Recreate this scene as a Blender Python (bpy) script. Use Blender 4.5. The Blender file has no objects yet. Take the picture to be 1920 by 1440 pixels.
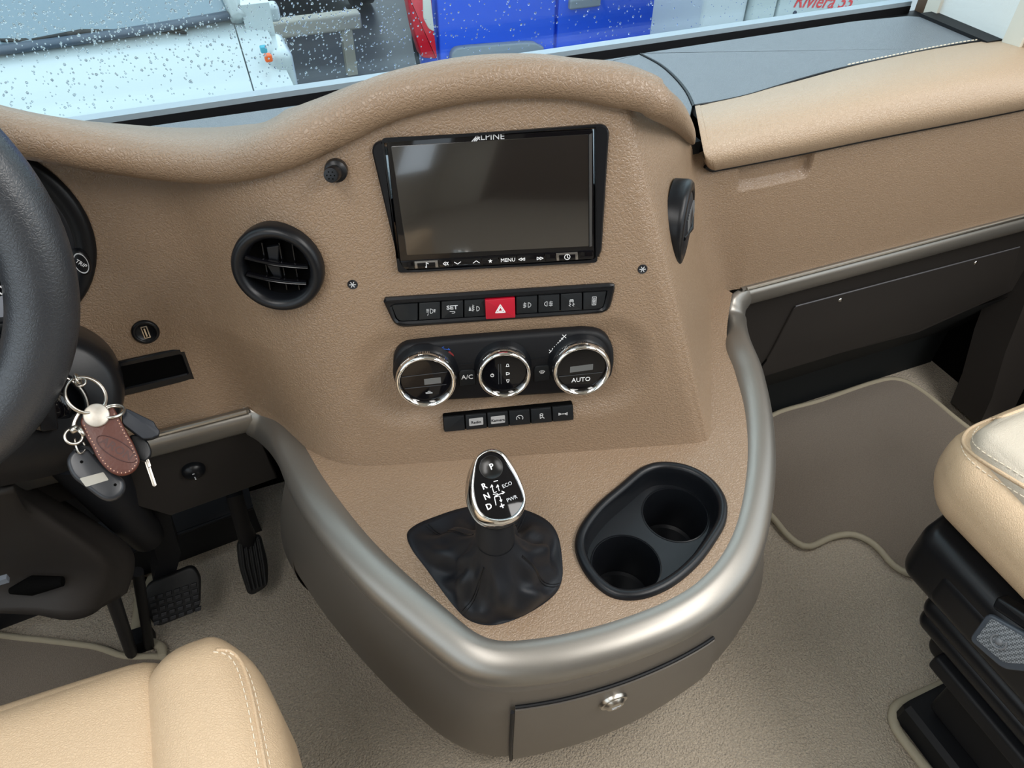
import bpy, bmesh, math, random
import numpy as np
from mathutils import Vector, Matrix
random.seed(7); RNG=np.random.default_rng(7)
S=bpy.context.scene; COL=S.collection

# ------------------------------------------------------------------ camera, measured from the photograph's vanishing points
AX=np.array([.9266,.2544,-.2772]); AZ=np.array([.01,.72,.69])
AX/=np.linalg.norm(AX); AZ-=AX*(AX@AZ); AZ/=np.linalg.norm(AZ); AY=np.cross(AZ,AX)
R=np.array([AX,AY,AZ]); CAM=np.array([0,0,1.2]); F=1400.
cd=bpy.data.cameras.new('camera'); cam=bpy.data.objects.new('camera',cd); COL.objects.link(cam)
cd.sensor_width=36; cd.lens=F*36/1920; cd.clip_start=.02; cd.clip_end=300
M=Matrix([list(r) for r in R]).to_4x4(); M.translation=Vector(CAM); cam.matrix_world=M
S.camera=cam
# ------------------------------------------------------------------ light: overcast daylight, added cabin fill lights
W=bpy.data.worlds.new('world'); S.world=W; W.use_nodes=True
bg=W.node_tree.nodes['Background']; bg.inputs[0].default_value=(.80,.91,1.0,1); bg.inputs[1].default_value=2.1
def area(name,loc,size,power,col,rot=(0,0,0)):
    l=bpy.data.lights.new(name,'AREA'); l.shape='RECTANGLE'; l.size,l.size_y=size; l.energy=power; l.color=col
    o=bpy.data.objects.new(name,l); COL.objects.link(o); o.location=loc; o.rotation_euler=rot; return o
area('fill_light',(-.45,-.15,1.92),(.4,1.0),11,(1,.98,.96)); area('fill_light',(1.15,-.15,1.92),(.4,1.0),15,(1,.98,.96)); area('fill_light',(.95,-.75,1.92),(.9,.6),17,(1,.98,.95))  # fill lights added under the ceiling to brighten the cab, no real lamps
S.view_settings.view_transform='Standard'; S.view_settings.look='None'; S.view_settings.gamma=1
S.view_settings.use_curve_mapping=False; S.view_settings.exposure=.25

# ------------------------------------------------------------------ measuring helpers
def ray(px,py): return R@np.array([(px-960)/F,(720-py)/F,-1.0])
def onZ(px,py,z): r=ray(px,py); return CAM+r*(z-CAM[2])/r[2]
def onY(px,py,y): r=ray(px,py); return CAM+r*y/r[1]
def onX(px,py,x): r=ray(px,py); return CAM+r*x/r[0]
def atd(px,py,d): return CAM+ray(px,py)*d
def nrm(v): v=np.array(v,float); return v/np.linalg.norm(v)
class Fr:
    "a local drawing frame: u to the right, v up, n out of the surface"
    def __init__(s,o,n,up=(0,0,1)):
        s.o=np.array(o,float); s.n=nrm(n); s.u=nrm(np.cross(np.array(up,float),s.n)); s.v=np.cross(s.n,s.u)
    def P(s,u,v,h=0): return s.o+s.u*u+s.v*v+s.n*h
    def hit(s,px,py,h=0):
        r=ray(px,py); t=((s.o+s.n*h-CAM)@s.n)/(r@s.n); q=CAM+r*t-s.o; return np.array([q@s.u,q@s.v])
    def hits(s,pts,h=0): return [s.hit(x,y,h) for x,y in pts]
    def uv(s,p): q=np.array(p)-s.o; return np.array([q@s.u,q@s.v])
Ch=R@np.array([.998,.063,-.08]); Ch[2]=0; Ch=nrm(Ch)
nh=np.array([Ch[1],-Ch[0],0]); a11=math.radians(11)
NF=nh*math.cos(a11)+np.array([0,0,1])*math.sin(a11)
FC=Fr(atd(925,370,.69),NF)                      # face of the centre stack
FL=Fr((-.1,.748,.78),(0,-.984,.177))            # driver side panel
FT=Fr((0,0,.548),(0,0,1),up=(0,1,0))            # console tray

# ------------------------------------------------------------------ materials
MATS={}
def mat(name,col,rough=.5,metal=0,spec=.5,coat=0,sheen=0,emit=0,noise=None,bump=None,trans=0):
    if name in MATS: return MATS[name]
    m=bpy.data.materials.new(name); m.use_nodes=True; nt=m.node_tree; b=nt.nodes['Principled BSDF']
    c=(*col,1); b.inputs['Base Color'].default_value=c; b.inputs['Roughness'].default_value=rough
    b.inputs['Metallic'].default_value=metal; b.inputs['Specular IOR Level'].default_value=spec
    b.inputs['Coat Weight'].default_value=coat; b.inputs['Coat Roughness'].default_value=.05
    b.inputs['Sheen Weight'].default_value=sheen
    if emit: b.inputs['Emission Color'].default_value=c; b.inputs['Emission Strength'].default_value=emit
    if trans: b.inputs['Transmission Weight'].default_value=trans
    tc=nt.nodes.new('ShaderNodeTexCoord')
    if noise:                                      # (scale, amount, second colour)
        n=nt.nodes.new('ShaderNodeTexNoise'); n.inputs['Scale'].default_value=noise[0]; n.inputs['Detail'].default_value=6
        nt.links.new(tc.outputs['Object'],n.inputs['Vector'])
        r=nt.nodes.new('ShaderNodeMapRange'); r.inputs[1].default_value=.3; r.inputs[2].default_value=.7; r.inputs[4].default_value=noise[1]
        nt.links.new(n.outputs['Fac'],r.inputs[0])
        x=nt.nodes.new('ShaderNodeMix'); x.data_type='RGBA'; x.inputs[6].default_value=c; x.inputs[7].default_value=(*noise[2],1)
        nt.links.new(r.outputs[0],x.inputs[0]); nt.links.new(x.outputs[2],b.inputs['Base Color'])
    if bump:                                       # (kind, scale, distance, strength)
        kind,sc,dist,st=bump
        if kind=='leather':
            n=nt.nodes.new('ShaderNodeTexNoise'); n.inputs['Scale'].default_value=sc*.6; n.inputs['Detail'].default_value=3
            nt.links.new(tc.outputs['Object'],n.inputs['Vector'])
            va=nt.nodes.new('ShaderNodeVectorMath'); va.operation='MULTIPLY_ADD'
            va.inputs[1].default_value=(2.2/sc,)*3
            nt.links.new(n.outputs['Color'],va.inputs[0]); nt.links.new(tc.outputs['Object'],va.inputs[2])
            v=nt.nodes.new('ShaderNodeTexVoronoi'); v.feature='DISTANCE_TO_EDGE'; v.inputs['Scale'].default_value=sc
            nt.links.new(va.outputs[0],v.inputs['Vector'])
            r=nt.nodes.new('ShaderNodeMapRange'); r.inputs[2].default_value=.22; nt.links.new(v.outputs['Distance'],r.inputs[0])
            out=r.outputs[0]
        elif kind=='noise':
            v=nt.nodes.new('ShaderNodeTexNoise'); v.inputs['Scale'].default_value=sc; v.inputs['Detail'].default_value=4
            nt.links.new(tc.outputs['Object'],v.inputs['Vector']); out=v.outputs['Fac']
        bp=nt.nodes.new('ShaderNodeBump'); bp.inputs['Strength'].default_value=st; bp.inputs['Distance'].default_value=dist
        nt.links.new(out,bp.inputs['Height']); nt.links.new(bp.outputs[0],b.inputs['Normal'])
    MATS[name]=m; return m
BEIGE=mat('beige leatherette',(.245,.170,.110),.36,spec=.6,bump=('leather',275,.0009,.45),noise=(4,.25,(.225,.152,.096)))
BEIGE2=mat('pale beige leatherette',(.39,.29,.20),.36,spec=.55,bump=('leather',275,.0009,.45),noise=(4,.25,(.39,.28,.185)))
SEATL=mat('cream seat leather',(.60,.44,.285),.40,spec=.45,bump=('leather',400,.0008,.45),noise=(5,.3,(.56,.40,.25)))
SEATW=mat('pale seat leather',(.50,.44,.355),.42,spec=.4,bump=('leather',420,.0008,.4))
THREAD=mat('cream thread',(.75,.66,.52),.7)
DMAT=mat('grey deck covering',(.115,.132,.150),.38,spec=.8,bump=('leather',420,.0006,.45),noise=(60,.3,(.14,.158,.175)))
DMATD=mat('dark deck covering',(.06,.055,.06),.45,spec=.6,bump=('leather',420,.0006,.45))
SILV=mat('satin titanium trim',(.255,.24,.215),.37,metal=.75,noise=(700,.25,(.225,.21,.19)))
BODY=mat('taupe metallic plastic',(.165,.148,.128),.42,metal=.45,noise=(900,.3,(.19,.17,.15)))
BLK=mat('black plastic',(.005,.0058,.0075),.34,spec=.3,bump=('noise',1500,.0002,.25))
BLKM=mat('matte black plastic',(.006,.0065,.008),.55,spec=.25,bump=('noise',900,.0003,.3))
BLKG=mat('gloss black',(.003,.003,.004),.05,spec=.4)
VOID=mat('deep black',(.002,.002,.002),.9,spec=.05)
BTN=mat('button black',(.010,.012,.014),.45,spec=.3)
BTNS=mat('button label grey',(.36,.36,.36),.5)
CHROME=mat('chrome',(.86,.85,.83),.07,metal=1)
STEEL=mat('nickel steel',(.52,.49,.44),.3,metal=1)
WHITEP=mat('white print',(.78,.79,.8),.5)
GREYP=mat('grey print',(.5,.52,.54),.5)
REDP=mat('red button',(.38,.004,.02),.4)
BLUEP=mat('blue print',(.02,.08,.35),.5); REDPR=mat('dark red print',(.2,.02,.02),.5)
LEATHK=mat('black wheel leather',(.020,.023,.028),.34,spec=.6,bump=('leather',330,.0006,.22),noise=(18,.5,(.03,.034,.04)))
BOOT=mat('black boot leather',(.005,.0062,.009),.5,spec=.3,bump=('noise',1100,.0003,.4))
SCREEN=mat('screen glass',(.010,.0095,.009),.12,spec=1.0,coat=.6)
SCREEND=mat('small display grey',(.11,.115,.115),.25)
TAUPED=mat('dark taupe plastic',(.022,.019,.017),.55,spec=.3,bump=('noise',900,.0003,.3))
DARKP=mat('dark grey plastic',(.011,.012,.015),.48,spec=.3,bump=('noise',900,.0003,.3))
BROWNL=mat('brown leather fob',(.075,.020,.012),.40,spec=.4,bump=('noise',250,.0008,.3))
BROWND=mat('dark brown tooling',(.045,.012,.009),.5)
STITCH=mat('pale stitching',(.45,.25,.17),.6)
DISCM=mat('worn nickel disc',(.50,.47,.42),.45,metal=.6,noise=(300,.6,(.40,.36,.30)))
CARPET=mat('beige carpet',(.70,.60,.465),.95,spec=.1,sheen=.3,noise=(300,1.0,(.45,.375,.28)),bump=('noise',360,.010,1.0))
MATC=mat('taupe mat carpet',(.235,.195,.155),.95,spec=.1,sheen=.2,noise=(420,.8,(.155,.128,.10)),bump=('noise',600,.003,.8))
BIND=mat('mat binding',(.36,.32,.235),.8,bump=('noise',700,.001,.5))
WPAN=mat('white panel',(.72,.75,.73),.55,bump=('noise',300,.001,.35)); WFR=mat('off white frame',(.64,.62,.54),.5)
WALLM=mat('cabin wall',(.55,.50,.42),.7); CEILM=mat('cabin ceiling',(.7,.68,.63),.8); DARKW=mat('dark cabin wood',(.10,.06,.035),.5)
RUBBER=mat('black rubber',(.008,.009,.010),.55)
ASPH=mat('wet asphalt',(.115,.115,.115),.45,noise=(3,.7,(.17,.165,.155)))
VWHITE=mat('white vehicle paint',(.46,.51,.515),.28,coat=.4); VGREY=mat('light grey vehicle paint',(.50,.54,.57),.35)
VBLUE=mat('blue vehicle paint',(.012,.10,.75),.3,coat=.5); VBLUED=mat('grey bumper plastic',(.22,.25,.28),.6)
VRED=mat('red lamp lens',(.62,.004,.02),.2); VWLENS=mat('clear lamp lens',(.7,.68,.6),.2)
VGLASS=mat('vehicle window glass',(.13,.19,.23),.12,spec=.9); VDARK=mat('dark vehicle paint',(.02,.025,.05),.3)
CREAM=mat('cream kerb',(.62,.56,.42),.8); ORANGE=mat('orange lens',(.85,.13,.02),.3)
GREYL=mat('label silver',(.30,.285,.25),.5,noise=(400,.6,(.3,.29,.25)))
def glassmat():
    m=bpy.data.materials.new('windscreen glass'); m.use_nodes=True; nt=m.node_tree; nt.nodes.clear()
    o=nt.nodes.new('ShaderNodeOutputMaterial'); x=nt.nodes.new('ShaderNodeMixShader'); t=nt.nodes.new('ShaderNodeBsdfTransparent'); g=nt.nodes.new('ShaderNodeBsdfGlossy')
    t.inputs[0].default_value=(.90,.97,.98,1); g.inputs['Roughness'].default_value=.02
    x.inputs[0].default_value=.05; nt.links.new(t.outputs[0],x.inputs[1]); nt.links.new(g.outputs[0],x.inputs[2]); nt.links.new(x.outputs[0],o.inputs[0]); return m
GLASS=glassmat()
def dropmat():
    m=bpy.data.materials.new('rain water'); m.use_nodes=True; nt=m.node_tree; nt.nodes.clear()
    o=nt.nodes.new('ShaderNodeOutputMaterial'); g=nt.nodes.new('ShaderNodeBsdfGlass'); g.inputs['IOR'].default_value=1.33
    nt.links.new(g.outputs[0],o.inputs[0]); return m
WATER=dropmat()

# ------------------------------------------------------------------ object helpers
def tag(o,label=None,cat=None,group=None,kind=None):
    if label:o['label']=label
    if cat:o['category']=cat
    if group:o['group']=group
    if kind:o['kind']=kind
    return o
ORG={}
def thing(name,loc,label,cat,group=None):
    o=bpy.data.objects.new(name,None); o.empty_display_size=.02; COL.objects.link(o); o.location=Vector(loc); ORG[o.name]=np.array(loc,float)
    return tag(o,label,cat,group)
def mk(name,V,Fc,m,parent=None,smooth=True,loc=None):
    V=np.array(V,float)
    if parent is not None: L=ORG[parent.name]
    else: L=np.array([V[:,0].mean(),V[:,1].mean(),V[:,2].min()]) if loc is None else np.array(loc,float)
    me=bpy.data.meshes.new(name); me.from_pydata((V-L).tolist(),[],[list(map(int,f)) for f in Fc])
    me.materials.append(m)
    bm=bmesh.new(); bm.from_mesh(me); bmesh.ops.recalc_face_normals(bm,faces=bm.faces); bm.to_mesh(me); bm.free()
    o=bpy.data.objects.new(name,me); COL.objects.link(o)
    if parent is not None: o.parent=parent
    else: o.location=Vector(L)
    ORG[o.name]=L
    if smooth:
        me.polygons.foreach_set('use_smooth',[True]*len(me.polygons))
        if smooth!='all': me.set_sharp_from_angle(angle=math.radians(smooth if isinstance(smooth,(int,float)) and smooth>1 else 40))
    return o
class MB:
    def __init__(s): s.V=[]; s.F=[]
    def add(s,V,Fc):
        n=len(s.V); s.V+= [tuple(v) for v in V]; s.F+=[[i+n for i in f] for f in Fc]; return s
    def build(s,name,m,parent=None,smooth=True): return mk(name,s.V,s.F,m,parent,smooth)
def catmull(P,n,closed=False):
    P=[np.array(p,float) for p in P]; N=len(P); out=[]
    segs=N if closed else N-1
    for i in range(segs):
        p1=P[i]; p2=P[(i+1)%N]
        p0=P[(i-1)%N] if (closed or i>0) else 2*p1-p2
        p3=P[(i+2)%N] if (closed or i<N-2) else 2*p2-p1
        for k in range(n):
            t=k/n; out.append(.5*((2*p1)+(-p0+p2)*t+(2*p0-5*p1+4*p2-p3)*t*t+(-p0+3*p1-3*p2+p3)*t**3))
    if not closed: out.append(P[-1])
    return out
def resamp(P,n,closed=False):
    P=np.array([np.array(p,float) for p in P]); Q=np.vstack([P,P[:1]]) if closed else P
    d=np.r_[0,np.cumsum(np.linalg.norm(np.diff(Q,axis=0),axis=1))]
    t=np.linspace(0,d[-1],n+1)[:-1] if closed else np.linspace(0,d[-1],n)
    return np.stack([np.interp(t,d,Q[:,k]) for k in range(Q.shape[1])],1)
def gridF(nr,nc,cr=False,cc=False):
    return [(i*nc+j,((i+1)%nr)*nc+j,((i+1)%nr)*nc+(j+1)%nc,i*nc+(j+1)%nc) for i in range(nr if cr else nr-1) for j in range(nc if cc else nc-1)]
def rings(RL,closed=True,cap0=False,cap1=False):
    nr=len(RL); nc=len(RL[0]); V=[p for r in RL for p in r]; Fc=gridF(nr,nc,False,closed)
    if cap0: Fc.append(list(range(nc)))
    if cap1: Fc.append(list(range((nr-1)*nc,nr*nc)))
    return V,Fc
def tube(P,r,n=10,closed=False,cap=True,flat=1.0,up=None):
    P=[np.array(p,float) for p in P]; N=len(P); rs=r if hasattr(r,'__len__') else [r]*N
    T=[nrm(P[(i+1)%N]-P[i-1]) if closed else nrm(P[min(i+1,N-1)]-P[max(i-1,0)]) for i in range(N)]
    a=np.array([0,0,1.]) if up is None else nrm(up)
    if abs(T[0]@a)>.95 and up is None: a=np.array([1.,0,0])
    u=nrm(a-T[0]*(a@T[0])); RL=[]
    for i in range(N):
        if up is not None: u=nrm(a-T[i]*(a@T[i]))
        else: u=nrm(u-T[i]*(u@T[i]))
        w=np.cross(T[i],u)
        RL.append([P[i]+rs[i]*(math.cos(t)*w+math.sin(t)*u*flat) for t in np.arange(n)*2*math.pi/n])
    V,Fc=rings(RL,True,cap and not closed,cap and not closed)
    if closed: Fc+=[((N-1)*n+j,j,(j+1)%n,(N-1)*n+(j+1)%n) for j in range(n)]
    return V,Fc
def rpoly(P,r,n=6):
    P=[np.array(p,float) for p in P]; N=len(P); out=[]
    rr=r if hasattr(r,'__len__') else [r]*N
    for i in range(N):
        a,b,c=P[i-1],P[i],P[(i+1)%N]; d1=nrm(a-b); d2=nrm(c-b)
        L=min(rr[i],.49*np.linalg.norm(a-b),.49*np.linalg.norm(c-b))
        for k in range(n+1):
            t=k/n; out.append((1-t)**2*(b+d1*L)+2*t*(1-t)*b+t*t*(b+d2*L))
    return out
def area2(P): P=np.array(P); x,y=P[:,0],P[:,1]; return .5*np.sum(x*np.roll(y,-1)-y*np.roll(x,-1))
def matchp(Po,Pi):
    "resample two star-shaped outlines at the same angles, keeping the corners of both"
    Po=np.array(Po); Pi=np.array(Pi); c=Pi.mean(0)
    A=np.concatenate([np.arctan2(*(P-c).T[::-1]) for P in (Po,Pi)]); A=np.unique(np.round(A,3))
    def sect(P):
        out=[]
        for a in A:
            d=np.array([math.cos(a),math.sin(a)]); best=None
            for p,q in zip(P,np.roll(P,-1,0)):
                e=q-p; den=d[0]*e[1]-d[1]*e[0]
                if abs(den)<1e-12: continue
                w=p-c; t=(w[0]*e[1]-w[1]*e[0])/den; u=(w[0]*d[1]-w[1]*d[0])/den
                if t>0 and -1e-6<=u<=1+1e-6 and (best is None or t>best): best=t
            out.append(c+d*(best or 0))
        return np.array(out)
    return sect(Po),sect(Pi)
def inset(P,d):
    P=np.array(P); s=1 if area2(P)>0 else -1
    T=np.roll(P,-1,0)-np.roll(P,1,0); T/=np.linalg.norm(T,axis=1)[:,None]+1e-9
    return P+d*s*np.stack([-T[:,1],T[:,0]],1)
def prism(fr,P,h0,h1,bev=.001,dish=0):
    RL=[[fr.P(*p,h0) for p in P],[fr.P(*p,h1-bev) for p in P]]
    for k in (1,2,3):
        a=k/3*math.pi/2; RL.append([fr.P(*p,h1-bev+bev*math.sin(a)) for p in inset(P,bev*(1-math.cos(a)))])
    V,Fc=rings(RL,True,True,True); return V,Fc
def ringp(fr,Po,Pi,h0,h1,bev=.001,hin=None):
    "a frame: outer outline, inner outline (same point count), inner wall going down to hin"
    hin=h0 if hin is None else hin
    RL=[[fr.P(*p,h0) for p in Po],[fr.P(*p,h1-bev) for p in Po],[fr.P(*p,h1) for p in inset(Po,bev)],
        [fr.P(*p,h1) for p in inset(Pi,-bev)],[fr.P(*p,h1-bev) for p in Pi],[fr.P(*p,hin) for p in Pi]]
    return rings(RL,True)
def lathe(fr,c,prof,n=40,cap0=False,cap1=True,sx=1,sy=1,rot=0):
    RL=[]
    for r,h in prof:
        RL.append([fr.P(c[0]+r*(sx*math.cos(t)*math.cos(rot)-sy*math.sin(t)*math.sin(rot)),c[1]+r*(sx*math.cos(t)*math.sin(rot)+sy*math.sin(t)*math.cos(rot)),h) for t in np.arange(n)*2*math.pi/n])
    return rings(RL,True,cap0,cap1)
def box(lo,hi):
    x0,y0,z0=lo; x1,y1,z1=hi
    V=[(x0,y0,z0),(x1,y0,z0),(x1,y1,z0),(x0,y1,z0),(x0,y0,z1),(x1,y0,z1),(x1,y1,z1),(x0,y1,z1)]
    return V,[(0,1,2,3),(4,5,6,7),(0,1,5,4),(1,2,6,5),(2,3,7,6),(3,0,4,7)]
def rbox(lo,hi,r,n=6,bulge=0,xf=None,N=10):
    "rounded cushion-like block"
    lo=np.array(lo,float); hi=np.array(hi,float); V=[]; Fc=[]
    g=[]; 
    def ax(l,h):
        a=[l+r*(1-math.cos(k/n*math.pi/2)) for k in range(n)]; m=list(np.linspace(l+r,h-r,N)); b=[h-r+r*math.sin(k/n*math.pi/2) for k in range(1,n+1)]
        return a+m+b
    A=[ax(lo[k],hi[k]) for k in range(3)]
    for d in range(3):
        e,f=(d+1)%3,(d+2)%3
        for sgn in (0,1):
            base=len(V)
            for p in A[e]:
                for q in A[f]:
                    v=np.zeros(3); v[d]=(lo,hi)[sgn][d]; v[e]=p; v[f]=q
                    c=np.clip(v,lo+r,hi-r); dd=v-c; L=np.linalg.norm(dd)
                    if L>0: v=c+dd/L*r
                    if bulge:
                        m=(lo+hi)/2; v0=np.zeros(3); v0[e]=p; v0[f]=q; w=(v0-m)/((hi-lo)/2); 
                        k=(1-w[e]**2)*(1-w[f]**2); v=v.copy(); v[d]+=(1 if sgn else -1)*bulge*max(k,0)
                    V.append(v if xf is None else xf(v))
            Fc+=[[base+i for i in q] for q in gridF(len(A[e]),len(A[f]))]
    # weld
    key={}; mp=[]; V2=[]
    for v in V:
        k=tuple(np.round(v,6)); 
        if k not in key: key[k]=len(V2); V2.append(v)
        mp.append(key[k])
    F2=[]
    for f in Fc:
        g2=[mp[i] for i in f]; h=[x for i,x in enumerate(g2) if x!=g2[i-1]]
        if len(h)>2: F2.append(h)
    return V2,F2
def strokes(fr,LS,w,h,th=.0003):
    "flat printed line work: polylines in (u,v)"
    mb=MB()
    for L in LS:
        for a,b in zip(L[:-1],L[1:]):
            a=np.array(a,float); b=np.array(b,float); d=b-a; l=np.linalg.norm(d)
            if l<1e-9: continue
            d/=l; n=np.array([-d[1],d[0]])*w/2; a2=a-d*w*.3; b2=b+d*w*.3
            q=[a2-n,b2-n,b2+n,a2+n]
            mb.add([fr.P(*p,h) for p in q]+[fr.P(*p,h+th) for p in q],[(0,1,2,3),(4,5,6,7),(0,1,5,4),(1,2,6,5),(2,3,7,6),(3,0,4,7)])
    return mb
TXT={}
def text(s,fr,uv,size,h,m,parent,name='lettering',rot=0,bold=0,sx=1,shear=0):
    if (s,bold,shear) not in TXT:
        c=bpy.data.curves.new('lettering','FONT'); c.body=s; c.align_x='CENTER'; c.align_y='CENTER'; c.size=1; c.offset=bold; c.extrude=.01; c.resolution_u=2; c.shear=shear
        o=bpy.data.objects.new('lettering',c); COL.objects.link(o); me=bpy.data.meshes.new_from_object(o); COL.objects.unlink(o); bpy.data.objects.remove(o)
        TXT[(s,bold,shear)]=([np.array(v.co) for v in me.vertices],[list(p.vertices) for p in me.polygons])
    V,Fc=TXT[(s,bold,shear)]; cr,sr=math.cos(rot),math.sin(rot)
    P=[fr.P(uv[0]+size*(v[0]*sx*cr-v[1]*sr),uv[1]+size*(v[0]*sx*sr+v[1]*cr),h+.0002+v[2]*.02) for v in V]
    return mk(name,P,Fc,m,parent,False)
def poly_h(fr,outer,holes,h=0,name='x',m=None,parent=None,smooth=False):
    bm=bmesh.new(); L=ORG[parent.name] if parent is not None else np.zeros(3); E=[]
    for lp in [outer]+holes:
        vs=[bm.verts.new(Vector(fr.P(*p,h)-L)) for p in lp]
        E+=[bm.edges.new((vs[i],vs[(i+1)%len(vs)])) for i in range(len(vs))]
    bmesh.ops.triangle_fill(bm,use_beauty=True,edges=E); bmesh.ops.recalc_face_normals(bm,faces=bm.faces)
    me=bpy.data.meshes.new(name); bm.to_mesh(me); bm.free(); me.materials.append(m)
    o=bpy.data.objects.new(name,me); COL.objects.link(o)
    if parent is not None:o.parent=parent
    ORG[o.name]=L; return o
def circ(c,r,n=32,sy=1): return [np.array([c[0]+r*math.cos(t),c[1]+r*sy*math.sin(t)]) for t in np.arange(n)*2*math.pi/n]
def sm(x): x=np.clip(x,0,1); return x*x*(3-2*x)

# ================================================================== CABIN SHELL
def struct(name,V,Fc,m,parent=None,smooth=False):
    o=mk(name,V,Fc,m,parent,smooth)
    if parent is None: o['kind']='structure'
    return o
XL,XR,YB,YF1,ZC=-1.0,1.55,-2.6,1.06,1.95
struct('floor',*box((XL,YB,-.04),(XR,YF1,0)),CARPET)
struct('ceiling',*box((XL,YB,ZC),(XR,.74,ZC+.04)),CEILM)
def wall_x(name,x0,x1):
    mb=MB(); 
    for y0,y1,z0,z1 in ((YB,YF1,-.04,.84),(YB,YF1,1.62,ZC),(YB,-2.2,.84,1.62),(-1.35,-1.0,.84,1.62),(.62,.80,.84,1.62) if x0<0 else (.62,YF1,.84,1.62)): mb.add(*box((x0,y0,z0),(x1,y1,z1)))
    o=mb.build(name,WALLM,None,False); o['kind']='structure'; return o
wall_x('wall_left',XL-.04,XL); wall_x('wall_right',XR,XR+.04)
mb=MB()
for b in (((XL,YB-.04,0),(-.3,YB,ZC)),): mb.add(*box(*b))
o=mb.build('wall_back',WALLM,None,False); o['kind']='structure'
o=mk('wall_back_dark',*box((-.3,YB-.04,0),(XR,YB,ZC)),DARKW,None,False); o['kind']='structure'; o.name='wall_back_right'  # unseen wall, made dark to give the screen's right side a dark reflection
struct('wall_front',*box((XL,YF1,-.04),(XR,YF1+.03,.70)),VOID)
# windscreen: lower edge along X at the back of the deck, leaning rearward towards the top
GB=np.array([0,1.012,.80]); GT=np.array([0,.76,1.93])
FG=Fr(GB,np.cross([1,0,0],GT-GB)*-1 if np.cross([1,0,0],GT-GB)[1]>0 else np.cross([1,0,0],GT-GB))
GLv=np.linalg.norm(GT-GB)
win=bpy.data.objects.new('window_1',None); COL.objects.link(win); win.location=Vector(GB); ORG['window_1']=GB; win['kind']='structure'
mk('glass',*box((0,0,0),(1,1,1)),GLASS) if False else None
V=[FG.P(-1.0,.0,0),FG.P(1.5,.0,0),FG.P(1.5,GLv,0),FG.P(-1.0,GLv,0)]
V+= [p-FG.n*.004 for p in V]
mk('pane',V,[(0,1,2,3),(4,5,6,7),(0,1,5,4),(1,2,6,5),(2,3,7,6),(3,0,4,7)],GLASS,win,False)
RUBF=mk('frame',*box((-1.0,.992,.66),(1.13,1.012,.7965)),BLKM,win,False)
mk('sill_strip',*box((-1.0,.993,.7965),(1.13,1.010,.8035)),mat('pale glass edge',(.27,.34,.39),.4),win,False)
# rain drops on the outer face of the pane
mb=MB(); 
def drop(u,v,r):
    n=7; RL=[]
    for k in range(3):
        a=k/3*math.pi/2; RL.append([FG.P(u+r*math.cos(a)*math.cos(t)*.85,v+r*math.cos(a)*math.sin(t)*1.1,-.004-r*.55*math.sin(a)) for t in np.arange(n)*2*math.pi/n])
    V,Fc=rings(RL,True,True,True); mb.add(V,Fc)
for i in range(2300):
    if i%3: px=RNG.uniform(0,1300)**1.0; py=RNG.uniform(-30,225)
    else: px=RNG.normal(620,110) if RNG.random()<.5 else RNG.normal(230,160); py=RNG.uniform(-20,140) if i%2 else RNG.normal(60,30)
    if px>1300: continue
    u,v=FG.hit(px,py,-.004)
    if v<.003: continue
    drop(u,v,RNG.choice([.0008,.0011,.0014,.0019],p=[.35,.35,.22,.08]))
for i in range(160):
    u,v=FG.hit(RNG.uniform(1300,1700),RNG.uniform(-10,60),-.004)
    if v>.003: drop(u,v,.0009)
o=mb.build('rain_drops',WATER,win,True); tag(o,kind='stuff')

# ================================================================== DASHBOARD
dash=thing('dashboard',(.25,.72,.545),'beige leatherette dashboard with padded wavy hood under the windscreen','dashboard')
def YF(x,z): return .577-.292*(x-.219)+.203*(z-.847)
def Yp(z): return .705+.18*(z-.54)
def YR(z): return .70+.05*(z-.545)
def xr(z): return .345+.264*(.9-z)
def xe(z): return float(np.interp(z,[.50,.57,.66,.77,.95],[.62,.598,.56,.532,.50]))
def plan(z):
    P=[(-1.0,Yp(z)),(-.6,Yp(z)),(-.3,Yp(z)),(-.15,Yp(z)),(-.095,Yp(z)-.006)]
    w_=float(np.clip((.68-z)/.12,0,1))
    for x,k0,k1 in ((-.06,.74,.96),(-.03,.50,.80),(.0,.26,.34),(.03,.09,.09),(.065,.01,.01)):
        k=k0*(1-w_)+k1*w_; P.append((x,YF(x,z)+k*(Yp(z)-YF(-.095,z)+.01)))
    c=xr(z); 
    for x in (.12,.2,c-.07,c-.03): P.append((x,YF(x,z)))
    P.append((c-.006,YF(c-.006,z)+.002)); P.append((c+.010,YF(c+.01,z)+.014))
    a=np.array([c+.010,YF(c+.01,z)+.014]); b=np.array([xe(z),YR(z)])
    for t in (.25,.55,.85): P.append(tuple(a+(b-a)*t+np.array([0,0])))
    P+= [(xe(z)+.02,YR(z)-.0005)]+[(x,YR(z)) for x in (.66,.70,.74,.78,.82,.95,1.2,1.55)]
    return [np.array([x,y,z]) for x,y in P]
# parameter grid
zs=list(np.linspace(.54,.96,106)); cols=None; G=[]
for z in zs:
    c=catmull(plan(z),22); G.append(np.array(c))
G=np.array(G)
# soft recesses: dish round the climate controls, finger pull under the lid
def rrect(u,v,cu,cv,hu,hv,r,soft):
    du=np.abs(u-cu)-(hu-r); dv=np.abs(v-cv)-(hv-r)
    d=np.hypot(np.maximum(du,0),np.maximum(dv,0))+np.minimum(np.maximum(du,dv),0)-r
    return sm(-d/soft+.5)
Q=G-FC.o; uu=Q@FC.u; vv=Q@FC.v
cu,cv=FC.hit(945,695); 
cmask=(np.abs(Q@FC.n)<.05)
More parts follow.
